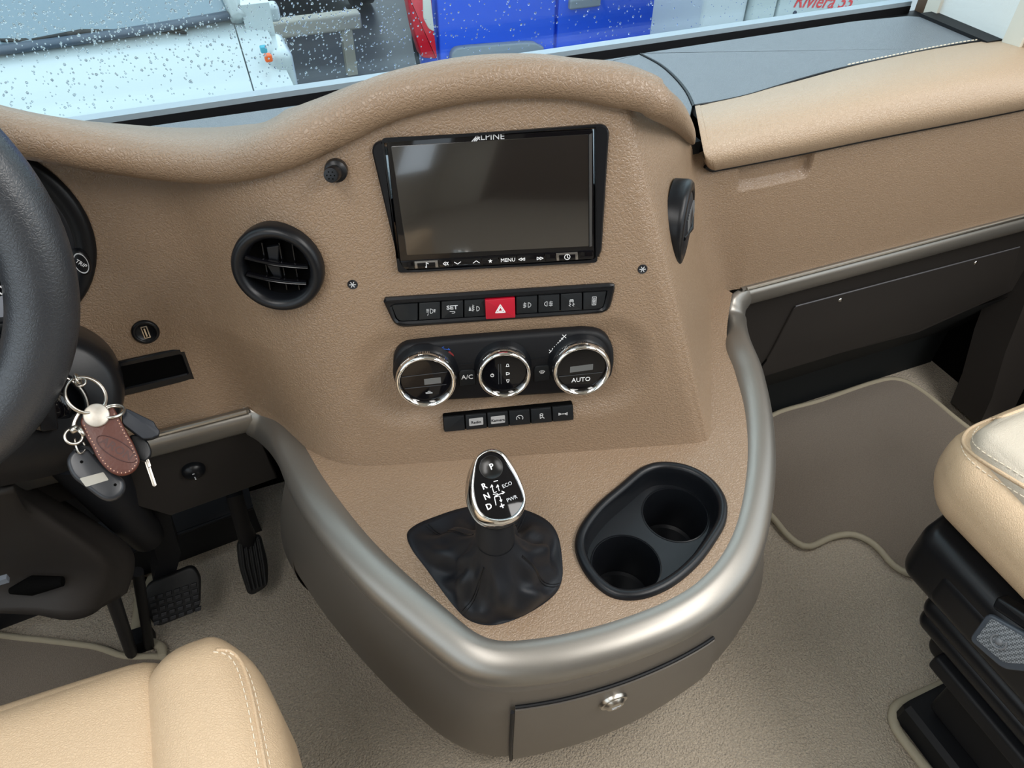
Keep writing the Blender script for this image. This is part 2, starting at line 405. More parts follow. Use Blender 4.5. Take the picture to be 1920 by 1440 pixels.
# the stack swells outward below the climate unit
d=rrect(uu,vv,cu,cv-.004,.150,.052,.045,.03)
G=G-(d*cmask*.006)[...,None]*FC.n
G=G.tolist()
def topz(x):
    "height where the fascia disappears under the hood"
    return float(np.interp(x,[-1,-.25,-.12,-.03,.03,.1,.2,.3,.36,.42,.48,.50,.53,.6],[.93,.905,.878,.860,.872,.920,.948,.942,.915,.870,.820,.800,.762,.745]))
G=np.array(G); nz,nc,_=G.shape
for j in range(nc):
    x=G[30,j,0]; tz=topz(x); 
    for i in range(nz):
        pass
V=[];Fc=[]
a2=onY(1465,342,.703); cx=(onY(1397,330,.703)[0]+onY(1530,300,.703)[0])/2; hx=(onY(1530,300,.703)[0]-onY(1397,330,.703)[0])/2; zb=a2[2]-.001
dd_=rrect(G[...,0],G[...,2],cx,zb+.03,hx,.03,.010,.004)*(np.abs(G[...,1]-.706)<.012); G[...,1]+=dd_*.012
HOLES=[]
def hole_poly(fr,P,depth=.03):
    P=np.array(P); HOLES.append((fr,P,depth))
hole_poly(FC,FC.hits([(698,268),(1139,237),(1124,485),(755,510)]))
hole_poly(FC,FC.hits([(721,563),(1151,536),(1139,582),(744,611)]))
hole_poly(FC,FC.hits([(833,782),(1072,760),(1074,784),(834,807)]))
hole_poly(FC,inset(catmull(FC.hits([(760,680),(800,655),(1080,635),(1125,650),(1130,690),(1095,720),(800,740),(765,715)]),4,True),.003))
hole_poly(FL,FL.hits([(92,712),(347,652),(365,709),(102,772)]))
hole_poly(Fr((-.243,Yp(.80),.80),(0,-.984,.177)),circ((0,0),.094,48),.06)
hole_poly(Fr(atd(521,503,.705),(-.36,-.9,.19)),circ((0,0),.0405,40),.05)
hole_poly(Fr(atd(1292,419,.800),(.78,-.62,.08)),circ((0,0),.036,40),.05)
hole_poly(Fr(onY(1946,291,.712),(0,-1,.05)),circ((0,0),.034,40),.05)
for px,py in ((628,322),(661,534),(1205,505)): hole_poly(FC,circ(FC.hit(px,py),.004),.02)
hole_poly(FL,circ(FL.hit(273,623),.0115),.02)
def inpoly(P,u,v):
    r=np.zeros(u.shape,bool); n=len(P)
    for i in range(n):
        x1,y1=P[i]; x2,y2=P[(i+1)%n]; c=((y1>v)!=(y2>v))&(u<(x2-x1)*(v-y1)/(y2-y1+1e-12)+x1); r^=c
    return r
HM=np.zeros((nz,nc),bool)
for fr_h,PH,dh in HOLES:
    Qh=G-fr_h.o; HM|=inpoly(PH,Qh@fr_h.u,Qh@fr_h.v)&(np.abs(Qh@fr_h.n)<dh)
keep=np.array([[G[i,j,2]<=topz(G[i,j,0])+.012 for j in range(nc)] for i in range(nz)])
V=G.reshape(-1,3)
Fc=[(i*nc+j,i*nc+j+1,(i+1)*nc+j+1,(i+1)*nc+j) for i in range(nz-1) for j in range(nc-1) if keep[i,j] and keep[i,j+1] and not (HM[i,j] and HM[i+1,j] and HM[i,j+1] and HM[i+1,j+1])]
mk('fascia',V,Fc,BEIGE,dash,'all')
# padded hood (brow)
st=[  # px, py of the bead centre, Y plane (or None = centre-face plane + offset), bead scale, tail (how far the top skin runs back, end height)
 ((-420,150),.80,1.0,.16,.81),((-250,182),.77,1.0,.16,.81),((-110,215),.745,1.0,.16,.81),((0,248),.725,1.0,.17,.81),((110,270),.72,1.0,.18,.805),((210,288),.715,1.0,.20,.802),((320,302),.695,1.02,.225,.80),
 ((430,302),.665,1.04,.26,.80),((530,275),'F',1.06,.26,.80),((620,235),'F',1.1,.22,.80),((710,192),'F',1.12,.16,.81),((800,165),'F',1.08,.12,.82),((900,148),'F',1.05,.09,.83),((1000,144),'F',1.02,.07,.84),((1080,150),'F',1.0,.06,.85),
 ((1150,160),'F',1.12,.05,.86),((1203,173),'F',1.02,.04,.85),((1240,192),.548,.90,.02,.83),((1268,213),.585,.76,.012,.81),((1287,237),.635,.56,.008,.80),((1296,255),.668,.38,.005,.80),((1300,267),.69,.16,.003,.79)]
C3=[]; SC=[]; TL=[]
for (px,py),pl,s,tl,te in st:
    p=(FC.o+FC.u*FC.hit(px,py,.004)[0]+FC.v*FC.hit(px,py,.004)[1]+FC.n*.004) if pl=='F' else onY(px,py,pl)
    C3.append(p); SC.append(s*float(np.interp(px,[-420,0,430,560,700,1000,1130,1303],[.62,.62,.62,.62,.58,.58,.55,.55]))); TL.append((tl,te))
n=8; C3c=catmull(C3,n); SCc=[float(v[0]) for v in catmull([[s] for s in SC],n)]; TLc=catmull([list(t) for t in TL],n)
prof=[(-.022,-.030),(-.012,-.031),(.002,-.0305),(.013,-.026),(.021,-.016),(.0245,-.003),(.022,.010),(.014,.020),(.002,.0255),(-.014,.0275)]
RL=[]
for i,(p,s,tl) in enumerate(zip(C3c,SCc,TLc)):
    t=nrm(C3c[min(i+1,len(C3c)-1)]-C3c[max(i-1,0)]); out=np.cross(t,[0,0,1]); out=nrm(out); up=nrm(np.cross(out,t)); up=up if up[2]>0 else -up
    if out[1]>0: out=-out
    r=[p+out*a*s+up*b*s for a,b in prof]
    e=r[-1]; L=tl[0]; q=e-out*L*np.array([1,1,0])+0; q=np.array([e[0]-out[0]*L*.4, e[1]-out[1]*L, tl[1]])
    if i>14*n:
        g_=min(1,(i-14*n)/(2*n)); q=q*(1-g_)+np.array([e[0]+.004,e[1]+.012*s,e[2]-.008*s])*g_
    for k in (.12,.3,.5,.75,1):
        h=np.array([e[0]+(q[0]-e[0])*k,e[1]+(q[1]-e[1])*k, e[2]+(q[2]-e[2])*(k**1.35)]); r.append(h)
    RL.append(r)
V,Fc=rings(RL,False); mk('padded_hood',V,Fc,BEIGE,dash,'all')
# black end cap where the hood tucks into the lid
p=onY(1304,275,.70); mk('hood_end_cap',*box(p-np.array([.009,.0,.010]),p+np.array([.007,.03,.006])),BLKM,dash,False)

# deck covering: right, centre, left
ZD=.80
def slab(pts,z0,z1,name,m,smooth=False): 
    f=Fr((0,0,0),(0,0,1),up=(0,1,0)); return mk(name,*prism(f,[p[:2] for p in pts],z0,z1,.001),m,dash,smooth)
seam=[(1303,199),(1345,192),(1400,180),(1450,165),(1500,150),(1550,136),(1600,124),(1680,107),(1760,91),(1830,79),(1885,75),(1960,84),(2050,96)]
SE=catmull([onZ(x,y,ZD+.002) for x,y in seam],5)
arc=catmull([onZ(x,y,ZD) for x,y in [(1303,199),(1290,172),(1268,145),(1240,121),(1203,101)]],5)
back=[onZ(x,y,ZD) for x,y in [(1203,101),(1400,71),(1600,41),(1700,31),(1730,33),(1800,50),(1885,74)]]
iR=min(range(len(SE)),key=lambda i:abs(SE[i][0]-onZ(1885,75,ZD)[0]))
slab([p-np.array([0,.03,0]) for p in SE[:iR]]+back[::-1]+arc[::-1],ZD-.012,ZD+.001,'deck_covering',DMAT)
slab([p+np.array([-.004,0,0]) for p in arc]+[onZ(1203,101,ZD)+np.array([-.004,0,0])]+[onZ(x,y,ZD) for x,y in [(1000,133),(800,162),(560,197),(400,219),(232,243),(-200,300)]]+[np.array([-.95,.84,ZD]),np.array([-.1,.83,ZD]),np.array([.05,.72,ZD]),np.array([.1,.70,ZD]),np.array([.45,.62,ZD])],ZD-.014,ZD,'deck_covering',DMAT)
mk('deck_seam',*tube([p+np.array([-.002,0,0]) for p in arc],.0016),BLK,dash)
mk('deck_base',*box((XL,.80,.765),(1.2,1.0,.785)),BLKM,dash,False)
# leather skirt under the deck on the left (seam line against the covering)
# storage lid with rolled front
bpx=[(1322,300),(1326,312),(1338,319),(1360,316),(1500,289),(1650,258),(1800,229),(1920,205),(2080,172)]
spx=[(1303,199),(1306,198),(1312,197),(1330,194),(1480,156),(1620,119),(1780,87),(1900,76),(2080,98)]
fr_=[0,.05,.16,.32,.5,.68,.85,1]; yy=[.702,.690,.684,.688,.700,.722,.755,None]
RL=[]
for (bx,by),(sx_,sy_) in zip(bpx,spx):
    e=onZ(sx_,sy_,ZD+.003); row=[]
    b0=onY(bx,by,.700)
    for f,y in zip(fr_,yy):
        if y is None: row.append(e); continue
        x=bx+(sx_-bx)*f; yq=by+(sy_-by)*f; sc=(e[1]-.702)/(.80-.702); y2=.702+(y-.702)*(sc if y>.702 else 1); row.append(onY(x,yq,y2))
    row=[row[0]+np.array([0,.012,.004])]+row
    RL.append(row)
RLc=[catmull(c,6) for c in zip(*RL)]; RLr=[catmull(c,4) for c in zip(*RLc)]
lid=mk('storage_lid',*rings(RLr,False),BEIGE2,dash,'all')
mk('lid_seam',*tube([p+np.array([0,.001,.0005]) for p in SE],.0014),BLK,dash)
mk('lid_edge_shadow_gap',*tube([p+np.array([0,.004,-.002]) for p in catmull([onY(x,y,.700) for x,y in bpx[1:]],5)],.0025),BLK,dash)
sp=resamp(SE,90)[36:90]; mb=MB()
for a,b in zip(sp[:-1],sp[1:]): mb.add(*tube([a+np.array([-.001,.006,.0008]),a+(b-a)*.6+np.array([-.001,.006,.0008])],.0009,5))
mb.build('stitching',THREAD,dash)
# trims under the panels
def trim(x0,x1,z,y,name):
    pr=[(y+.004,z-.006),(y-.002,z-.001),(y-.007,z-.001),(y-.008,z-.004),(y-.005,z-.007),(y-.004,z-.009),(y-.007,z-.011),(y-.009,z-.016),(y-.009,z-.026),(y-.006,z-.036),(y+.0,z-.043),(y+.012,z-.045)]
    RL=[[np.array([x,a,b]) for a,b in pr] for x in np.linspace(x0,x1,12)]
    return mk(name,*rings(RL,False),SILV,dash,60)
trim(-.98,-.052,.558,.700,'trim_strip'); trim(.655,1.52,.544,.702,'trim_strip')
for x0,x1,z,y in ((-.98,-.055,.5555,.6925),(.662,1.52,.5415,.6945)): mk('bright_bead',*tube([(x0,y,z),(x1,y,z)],.0028,8),STEEL,dash)

# ================================================================== CENTRE CONSOLE
con=thing('centre_console',(.3,.45,0),'taupe pedestal console with beige tray and satin metal rim below the dashboard','console')
# stations: inner edge pixel + height, outer edge pixel + height ('y' = on the plane Y=.70)
RS=[((456,764),.702,(466,816),.702,'y'),((495,772),.690,(500,838),.690,'y'),((530,792),.552,(528,876),.515,'z'),((562,832),.550,(556,930),.508,'z'),((600,893),.549,(598,1000),.505,'z'),((650,962),.549,(650,1070),.503,'z'),((703,1025),.549,(712,1135),.502,'z'),
 ((765,1085),.549,(775,1190),.502,'z'),((830,1143),.549,(835,1240),.502,'z'),((885,1188),.549,(885,1275),.502,'z'),((935,1207),.549,(945,1285),.502,'z'),((1000,1204),.549,(1030,1278),.502,'z'),((1070,1192),.549,(1110,1260),.502,'z'),((1150,1172),.549,(1200,1228),.502,'z'),((1240,1140),.549,(1290,1184),.502,'z'),
 ((1310,1098),.549,(1352,1138),.502,'z'),((1362,1038),.549,(1400,1070),.503,'z'),((1393,960),.549,(1424,990),.505,'z'),((1406,860),.549,(1438,890),.508,'z'),((1400,770),.549,(1438,800),.512,'z'),((1380,695),.549,(1424,715),.516,'z'),((1363,635),.549,(1405,655),.520,'z'),((1363,592),.672,(1396,615),.672,'y'),((1374,559),.690,(1393,592),.690,'y'),((1402,539),.699,(1399,578),.699,'y')]
A=[];B=[]
for (ax,ay),az,(bx,by),bz,k in RS:
    A.append(onY(ax,ay,az) if k=='y' else onZ(ax,ay,az)); B.append(onZ(bx,by,bz) if k=='z' else onY(bx,by,bz))
Ac=catmull(A,6); Bc=catmull(B,6); NS=len(Ac)
def bulge(i): return .36*(.5+.5*sm(min(i,NS-1-i)/24))
RL=[]
for i in range(NS):
    a,b=Ac[i],Bc[i]; t=nrm(Ac[min(i+1,NS-1)]+Bc[min(i+1,NS-1)]-Ac[max(i-1,0)]-Bc[max(i-1,0)])
    ab=b-a; nn=np.cross(ab,t); nn=nrm(nn); 
    if nn@(CAM-a)<0: nn=-nn
    L=np.linalg.norm(ab); row=[a-nn*.006]
    for k in range(13):
        s=k/12; row.append(a+ab*s+nn*(bulge(i)*L*(math.sin(math.pi*s)**.75)*(1 if s<.5 else 1)))
    row.append(b-nn*.006); RL.append(row)
mk('console_rim',*rings(RL,False),SILV,con,'all')
# tray with the cup-holder opening
cup_px=[(1200,880),(1240,869),(1290,876),(1333,900),(1360,937),(1362,977),(1345,1012),(1308,1062),(1256,1104),(1200,1125),(1150,1122),(1112,1096),(1087,1060),(1077,1022),(1087,988),(1118,948),(1160,912)]
CUP=catmull(FT.hits(cup_px),5,True)
FT.o=np.array([0,0,.5475])
CUP=catmull(FT.hits(cup_px),5,True)
inn=[p[:2]-FT.o[:2] for p in Ac[6:-6]]
def to2(p): return np.array([(p-FT.o)@FT.u,(p-FT.o)@FT.v])
outl=[to2(p) for p in Ac[4:-8]]+[to2(np.array([.60,.80,.5475])),to2(np.array([-.02,.80,.5475]))]
poly_h(FT,outl,[inset(CUP,.004)],0,'tray',BEIGE,con)
# body below the rim, lofted down to the floor
fl=[(-.045,.86),(-.05,.83),(-.055,.80),(-.05,.78),None,None,None,None,None,None,None,None,None,None,None,None,None,None,(.66,.55),(.70,.60),(.73,.66),(.75,.72),(.76,.76),(.765,.80),(.77,.84)]
flpx={4:(575,1075),5:(625,1150),6:(690,1232),7:(760,1308),8:(825,1366),9:(880,1397),10:(945,1410),11:(1010,1398),12:(1080,1378),13:(1150,1350),14:(1225,1306),15:(1300,1250),16:(1345,1195),17:(1385,1130)}
Bt=[];Cb=[]
for i in range(2,len(RS)-1):
    b=B[i]; cen=np.array([.30,.60,0]); inw=nrm((cen-b)*np.array([1,1,0])); Bt.append(b+inw*.010+np.array([0,0,-.001]))
    Cb.append(onZ(*flpx[i],0) if i in flpx else np.array([*fl[i],0]))
Btc=catmull(Bt,6); Cbc=catmull(Cb,6); NB=len(Btc)
def bodyP(fi,v,off=0):
    i=min(int(fi),NB-2); f=fi-i; a=Btc[i]*(1-f)+Btc[i+1]*f; c=Cbc[i]*(1-f)+Cbc[i+1]*f
    cen=np.array([.32,.66,0]); o=nrm((a-cen)*np.array([1,1,0]))
    if v<.06: o_in=-.012*(1-abs(v-.03)/.03)     # shadow groove under the rim
    else: o_in=0
    bul=.030*math.sin(math.pi*min(max(v,0),1))**.8
    p=a*(1-v)+c*v+o*(bul+o_in+off); return p
vs=[0,.012,.03,.045,.06]+list(np.linspace(.075,1,22))
mk('pedestal',*rings([[bodyP(i*.5,v) for v in vs] for i in range(2*(NB-1)+1)],False),BODY,con,'all')
gv=[bodyP(i*.5,.032,.004) for i in range(2*(NB-1)+1)]
mk('shadow_gap',*tube(gv,.006,8),BLKM,con)
# drawer: find the stations under the photographed drawer corners
def nearst(px,v):
    best=min(np.arange(0,NB-1,.25),key=lambda i:abs(proj(bodyP(i,v))[0]-px)); return best
def proj(p): c=R.T@(np.array(p)-CAM); return (960+F*c[0]/-c[2],720-F*c[1]/-c[2])
def vfor(i,py): return min(np.linspace(.05,1,700),key=lambda v:abs(proj(bodyP(i,v))[1]-py))
i0=nearst(962,.5); i1=nearst(1336,.2)
dr_top=lambda px:np.interp(px,[960,1040,1150,1240,1336],[1325,1313,1283,1247,1195])
dr=[];
v0s=[]
for i in np.arange(i0,i1+.01,.5):
    px=proj(bodyP(i,.3))[0]; v0s.append(vfor(i,dr_top(px)))
v0f=np.poly1d(np.polyfit(np.arange(len(v0s)),v0s,3))
for kk,i in enumerate(np.arange(i0,i1+.01,.5)):
    v0=float(v0f(kk)); v1=.93
    dr.append([bodyP(i,v0,-.004)]+[bodyP(i,v0+(v1-v0)*k,.005) for k in np.linspace(0,1,10)]+[bodyP(i,v1,-.004)])
drawer=mk('drawer',*rings(dr,False,False,False),BODY,con,50); 
mk('drawer_gap',*tube([r[0] for r in dr[::-1]]and [r[1]-nrm((r[1]-np.array([.32,.66,r[1][2]])))*.003+np.array([0,0,.002]) for r in dr]+[],.0021,8),BLKM,con)
mk('drawer_gap',*tube([p-np.array([.003,0,0]) for p in dr[0][1:]],.0022,8),BLKM,con)
# push latch
lp=None
for i in np.arange(i0,i1,.25):
    for v in np.linspace(.15,.8,40):
        p=bodyP(i,v,.005); q=proj(p); e=abs(q[0]-1150)+abs(q[1]-1312)
        if lp is None or e<lp[0]: lp=(e,p,i,v)
_,p,i,v=lp; t1=bodyP(i+.5,v,.005)-p; t2=bodyP(i,v+.03,.005)-p; nn=nrm(np.cross(t2,t1)); nn=nn if nn@(CAM-p)>0 else -nn
FLA=Fr(p,nn); lat=mk('latch',*lathe(FLA,(0,0),[(.0165,-.002),(.0165,.002),(.0155,.0035),(.0125,.0035),(.012,.0045),(.0095,.0075),(.008,.008)],32),STEEL,con); 
for q in ('drawer',): lat.parent=drawer; ORG[lat.name]=ORG[drawer.name]
mk('latch_print',*strokes(FLA,[[(-.005,.002),(.005,.002)],[(-.004,-.002),(.0,-.002)]],.0016,.0082).V and (strokes(FLA,[[(-.005,.002),(.005,.002)],[(-.004,-.002),(.0,-.002)]],.0016,.0082).V,strokes(FLA,[[(-.005,.002),(.005,.002)],[(-.004,-.002),(.0,-.002)]],.0016,.0082).F),GREYP,con,False)
# dark plinth under the drawer
pl=[bodyP(i,1.0,.0) for i in np.arange(i0-3,i1+4,.5)]
mk('plinth',*rings([[p+np.array([0,-.004,.0]),p+np.array([0,-.004,.035]),p+np.array([0,.02,.04])] for p in pl],False),BLKM,con)

# ------------------------------------------------------------------ cup holder
cup=thing('cup_holder',(*onZ(1220,1000,.548)[:2],.548),'black plastic double cup holder set in the beige tray','cup holder')
FT2=Fr((0,0,.5475),(0,0,1),up=(0,1,0))
N=96; Po=resamp(CUP,N,True); 
RL=[]
for d,h in [(0,0),(.0005,.004),(.003,.0065),(.006,.007),(.009,.006),(.0105,.003),(.0115,-.004),(.013,-.012),(.015,-.020)]:
    RL.append([FT2.P(*p,h) for p in inset(Po,d)])
mk('rim',*rings(RL,True),BLK,cup,'all')
ci=FT2.hits([(1163,1072)],-.02)[0]; cj=FT2.hits([(1284,962)],-.02)[0]
w1=circ(ci,.0375,40); w2=circ(cj,.0375,40)
pin=inset(Po,.0145)
# keep the wells inside the insert
def fit(c,r):
    c=np.array(c)
    for _ in range(200):
        d=np.min(np.linalg.norm(pin-c,axis=1)); 
        if d>r+.002: break
        k=np.argmin(np.linalg.norm(pin-c,axis=1)); c=c-nrm(pin[k]-c)*.0008
    return c
ci=fit(ci,.0355); cj=fit(cj,.0355); w1=circ(ci,.0355,40); w2=circ(cj,.0355,40)
poly_h(FT2,list(pin),[w1,w2],-.020,'insert',BLK,cup)
for c in (ci,cj):
    mk('cup_well',*lathe(FT2,c,[(.0372,-.0195),(.0362,-.0192),(.0355,-.021),(.0345,-.050),(.033,-.085),(.030,-.088),(.0,-.088)],40,False,False),BLK,cup)

# ================================================================== CENTRE STACK DEVICES
hu=thing('head_unit',FC.P(0,0,0),'black touchscreen multimedia unit in the centre of the beige dashboard','car stereo')
o_=rpoly(FC.hits([(693,266),(1143,232),(1127,488),(752,513)],.004),[.012,.010,.014,.016],8)
i_=rpoly(FC.hits([(719,261),(1116,240),(1117,489),(749,508)],.004),.002,3)
o_,i_=matchp(o_,i_)
mk('trim_frame',*ringp(FC,o_,i_,-.01,.0052,.0015,-.002),BLK,hu,30)
bz=FC.hits([(724,262),(1112,242),(1115,487),(751,507)],.003)
mk('bezel',*prism(FC,rpoly(bz,.002,3),-.012,.0035,.001),BLKG,hu,30)
sc=FC.hits([(733,274),(1103,251),(1104,461),(763,478)],.003)
mk('screen',*prism(FC,rpoly(sc,.001,2),.0,.0040,.0003),SCREEN,hu,30)
mk('tilt_hinge',*prism(FC,FC.hits([(1104,252),(1110,250),(1110,461),(1105,462)],.004),.0,.005,.0005),mat('dark satin',(.05,.05,.05),.3),hu,30)
uvp=FC.hit(917,256,.002); text('ALPINE',FC,uvp,.0074,.0036,GREYP,hu,'logo',rot=0,bold=0,sx=1.15)
mk('logo',strokes(FC,[[FC.hit(x,y+8,.002),FC.hit(x+7,y,.002)] for x,y in ((884,257),(888,257),(892,256))],.0008,.0036).V,strokes(FC,[[(0,0),(1,1)]]*3,.0008,.0036).F,GREYP,hu,False)
bar=FC.hits([(750,489),(1113,468),(1114,486),(752,506)],.003)
mk('button_bar',*prism(FC,rpoly(bar,.001,2),.0,.0042,.0006),BLKG,hu,30)
def lerpq(q,s,t): a=q[0]*(1-s)+q[1]*s; b=q[3]*(1-s)+q[2]*s; return a*(1-t)+b*t
def bbtn(x0,x1,name,m,h=.0050):
    f=lambda x:(x-751)/(1113-751)
    P=[lerpq(bar,f(x0),.08),lerpq(bar,f(x1),.08),lerpq(bar,f(x1),.9),lerpq(bar,f(x0),.9)]
    return mk(name,*prism(FC,P,.003,h,.0008),m,hu,30),sum(P)/4
NICKB=mat('button chrome frame',(.35,.34,.33),.25,metal=.9)
for x0,x1,s in ((754,775,None),(777,820,'note'),(822,845,'x'),(847,900,'ud'),(902,932,'star'),(934,966,'MENU'),(968,1018,'sk'),(1020,1040,None),(1041,1082,'nav'),(1084,1111,None)):
    b,c=bbtn(x0,x1,'button',NICKB if s in('note','nav') else BLKG); h=.0051
    if s in('note','nav'):
        f=lambda x:(x-751)/(1113-751); P=[lerpq(bar,f(x0+5),.28),lerpq(bar,f(x1-5),.28),lerpq(bar,f(x1-5),.85),lerpq(bar,f(x0+5),.85)]
        q=mk('button_face',*prism(FC,P,.004,.0056,.0004),BLKG,hu,30); q.parent=b; ORG[q.name]=ORG[hu.name]; h=.0057
    L=[]
    if s=='note': L=[[c+(-.001,-.002),c+(.0,-.0025),c+(.0,.0025),c+(.002,.0012)]]
    if s=='x': L=[[c+(-.002,.0),c+(.0,.0018),c+(.0,-.0018),c+(-.002,0)],[c+(.001,.0015),c+(.0028,-.0015)],[c+(.001,-.0015),c+(.0028,.0015)]]
    if s=='ud': L=[[c+(-.012,.001),c+(-.009,-.0012),c+(-.006,.001)],[c+(.006,-.001),c+(.009,.0012),c+(.012,-.001)]]
    if s=='sk': L=[[c+(-.012,0),c+(-.009,.0013),c+(-.009,-.0013),c+(-.012,0)],[c+(-.009,0),c+(-.006,.0013),c+(-.006,-.0013),c+(-.009,0)],[c+(.012,0),c+(.009,.0013),c+(.009,-.0013),c+(.012,0)],[c+(.009,0),c+(.006,.0013),c+(.006,-.0013),c+(.009,0)]]
    if s=='nav': L=[[c+np.array([.0027*math.cos(t),.0027*math.sin(t)]) for t in np.linspace(0,2*math.pi,13)],[c+(0,.0018),c+(0,0),c+(.001,-.001)]]
    if s=='star': 
        P=[c+np.array([(.0022 if k%2==0 else .0009)*math.sin(k*math.pi/5),(.0022 if k%2==0 else .0009)*math.cos(k*math.pi/5)]) for k in range(10)]
        q=mk('icon',*prism(FC,P[::-1],h-.0002,h+.0003,.0001),WHITEP,hu,False); q.parent=b
    if L: 
        g=strokes(FC,[[np.array(p) for p in l] for l in L],.0006,h); q=mk('icon',g.V,g.F,WHITEP,hu,False); q.parent=b
    if s=='MENU': q=text('MENU',FC,c,.0052,h,WHITEP,hu); q.parent=b

# hazard switch strip
hs=thing('switch_strip',FC.P(0,-.11,0),'long black switch strip with a red hazard button below the screen','switch panel')
so=resamp(rpoly(FC.hits([(716,559),(1155,531),(1142,586),(742,614)],.003),[.004,.005,.010,.010],8),100,True)
si=resamp(rpoly(FC.hits([(733,571),(1140,545),(1131,580),(744,604)],.003),[.002,.002,.005,.005],8),100,True)
so,si=matchp(so,si)
mk('frame',*ringp(FC,so,si,-.008,.005,.002,-.002),BLK,hs,30)
mk('backing',*prism(FC,list(si),-.006,-.001,.0005),VOID,hs,30)
FC_=FC
def icon(L,c,s,h,parent,par2,m=GREYP,w=.0005,fr=FC):
    g=strokes(fr,[[np.array(c)+np.array(p)*s for p in l] for l in L],w,h); q=mk('icon',g.V,g.F,m,par2,False); q.parent=parent; return q
def arcp(cx,cy,r,a0,a1,n=8,sx=1): return [(cx+r*sx*math.cos(math.radians(a0+(a1-a0)*k/n)),cy+r*math.sin(math.radians(a0+(a1-a0)*k/n))) for k in range(n+1)]
LAMP=[arcp(.1,0,.5,-90,90,8,1.1)+[(.1,-.5)],]
LAMPL=[arcp(-.1,0,.5,90,270,8,1.1)+[(-.1,.5)],]
TRI=[[(-.3,-.3),(.3,-.3),(0,.3),(-.3,-.3)]]
ic={
 'level':[[(x+.05,y) for x,y in LAMP[0]],[(-.15,.45),(-.6,.45)],[(-.15,.15),(-.6,.15)],[(-.15,-.15),(-.6,-.15)],[(-.3,-.5),(-.45,-.9)],[(.85,.3),(1.15,.3),(1.0,-.3),(.85,.3)],[(.95,.2),(1.05,.2)]],
 'level2':[[(-1.2,-.4),(-1.0,.4),(-.8,-.4),(-1.2,-.4)],[(-1.0,-.35),(-1.0,.2)],[(-.4,.8),(-.4,-.6)],[(-.15,.6),(-.6,.3)],[(-.15,.2),(-.6,-.1)],[(-.15,-.2),(-.6,-.5)],[(x+.25,y-.1) for x,y in LAMP[0]]],
 'fog':[[(x+.2,y) for x,y in LAMP[0]],[(-.1,.4),(-.7,.25)],[(-.1,.05),(-.7,-.1)],[(-.1,-.3),(-.7,-.45)],[(-.4,.6),(-.45,.2),(-.35,-.2),(-.4,-.6)]],
 'rfog':[[(x-.3,y) for x,y in LAMPL[0]],[(.0,.35),(.7,.35)],[(.0,0),(.7,0)],[(.0,-.35),(.7,-.35)],[(.35,.55),(.3,.2),(.4,-.2),(.35,-.6)]],
 'esp':[[(-.4,.2),(-.3,.6),(.3,.6),(.4,.2),(-.4,.2)],[(-.3,.4),(.3,.4)],[(-.3,.1),(-.3,-.1)],[(.3,.1),(.3,-.1)],[(-.4,-.2),(-.1,-.45),(-.5,-.65),(-.2,-.9)],[(.3,-.2),(.6,-.45),(.2,-.65),(.5,-.9)]],
 'lock':[[(-.4,-.9),(.4,-.9),(.4,.9),(-.4,.9),(-.4,-.9)],[(-.15,.6),(-.15,.2),(.15,.2),(.15,.6),(-.15,.6)],[(-.15,-.6),(-.15,-.2),(.15,-.2),(.15,-.6),(-.15,-.6)],[(-.4,0),(.4,0)]],
 'set':[[(-.5,-.35),(.3,-.35),(.5,-.55),(.3,-.75),(-.1,-.75)]],
}
sw=[(733,784,None),(785,826,'level'),(827,869,'set'),(870,911,'level2'),(911,966,'haz'),(967,1008,'fog'),(1009,1050,'rfog'),(1051,1092,'esp'),(1093,1138,'lock')]
q=FC.hits([(733,571),(1140,545),(1131,580),(744,604)],.003)
top=lambda x:FC.hit(x,571+(x-733)/(1140-733)*(545-571)+1,.003)
bot=lambda x:FC.hit(x,604+(x-744)/(1131-744)*(580-604)-1,.003)
for x0,x1,kind in sw:
    g=.8; dx=lambda x:(925-x)*.012
    P=[top(x0+g),top(x1-g),bot(x1-g+dx(x1)*0),bot(x0+g)]
    if kind is None: P[3]=bot(746)
    if kind=='lock': P[2]=bot(1131)
    if kind=='haz':
        P=[FC.hit(909,561,.004),FC.hit(965,557,.004),FC.hit(966,594,.004),FC.hit(911,597,.004)]
    r=[.0008]*4
    if kind is None: r=[.001,.0008,.0008,.006]
    if kind=='lock': r=[.0008,.001,.006,.0008]
    hb=.0062 if kind=='haz' else .003
    b=mk('button',*prism(FC,rpoly(P,r,4),-.002,hb,.0007),REDP if kind=='haz' else BTN,hs,30)
    c=sum(P)/4
    if kind=='haz':
        tag(b,'red hazard warning button')
        icon([[(-1,-.8),(1,-.8),(0,1),(-1,-.8)],[(-.55,-.5),(.55,-.5),(0,.5),(-.55,-.5)]],c,.0048,hb+.0001,b,hs,WHITEP,.0009)
    elif kind=='set':
        t=text('SET',FC,c+np.array([0,.0025]),.006,hb+.0001,GREYP,hs,bold=.02,sx=1.2); t.parent=b; icon(ic['set'],c,.005,hb+.0001,b,hs)
    elif kind: icon(ic[kind],c,.0050,hb+.0001,b,hs)

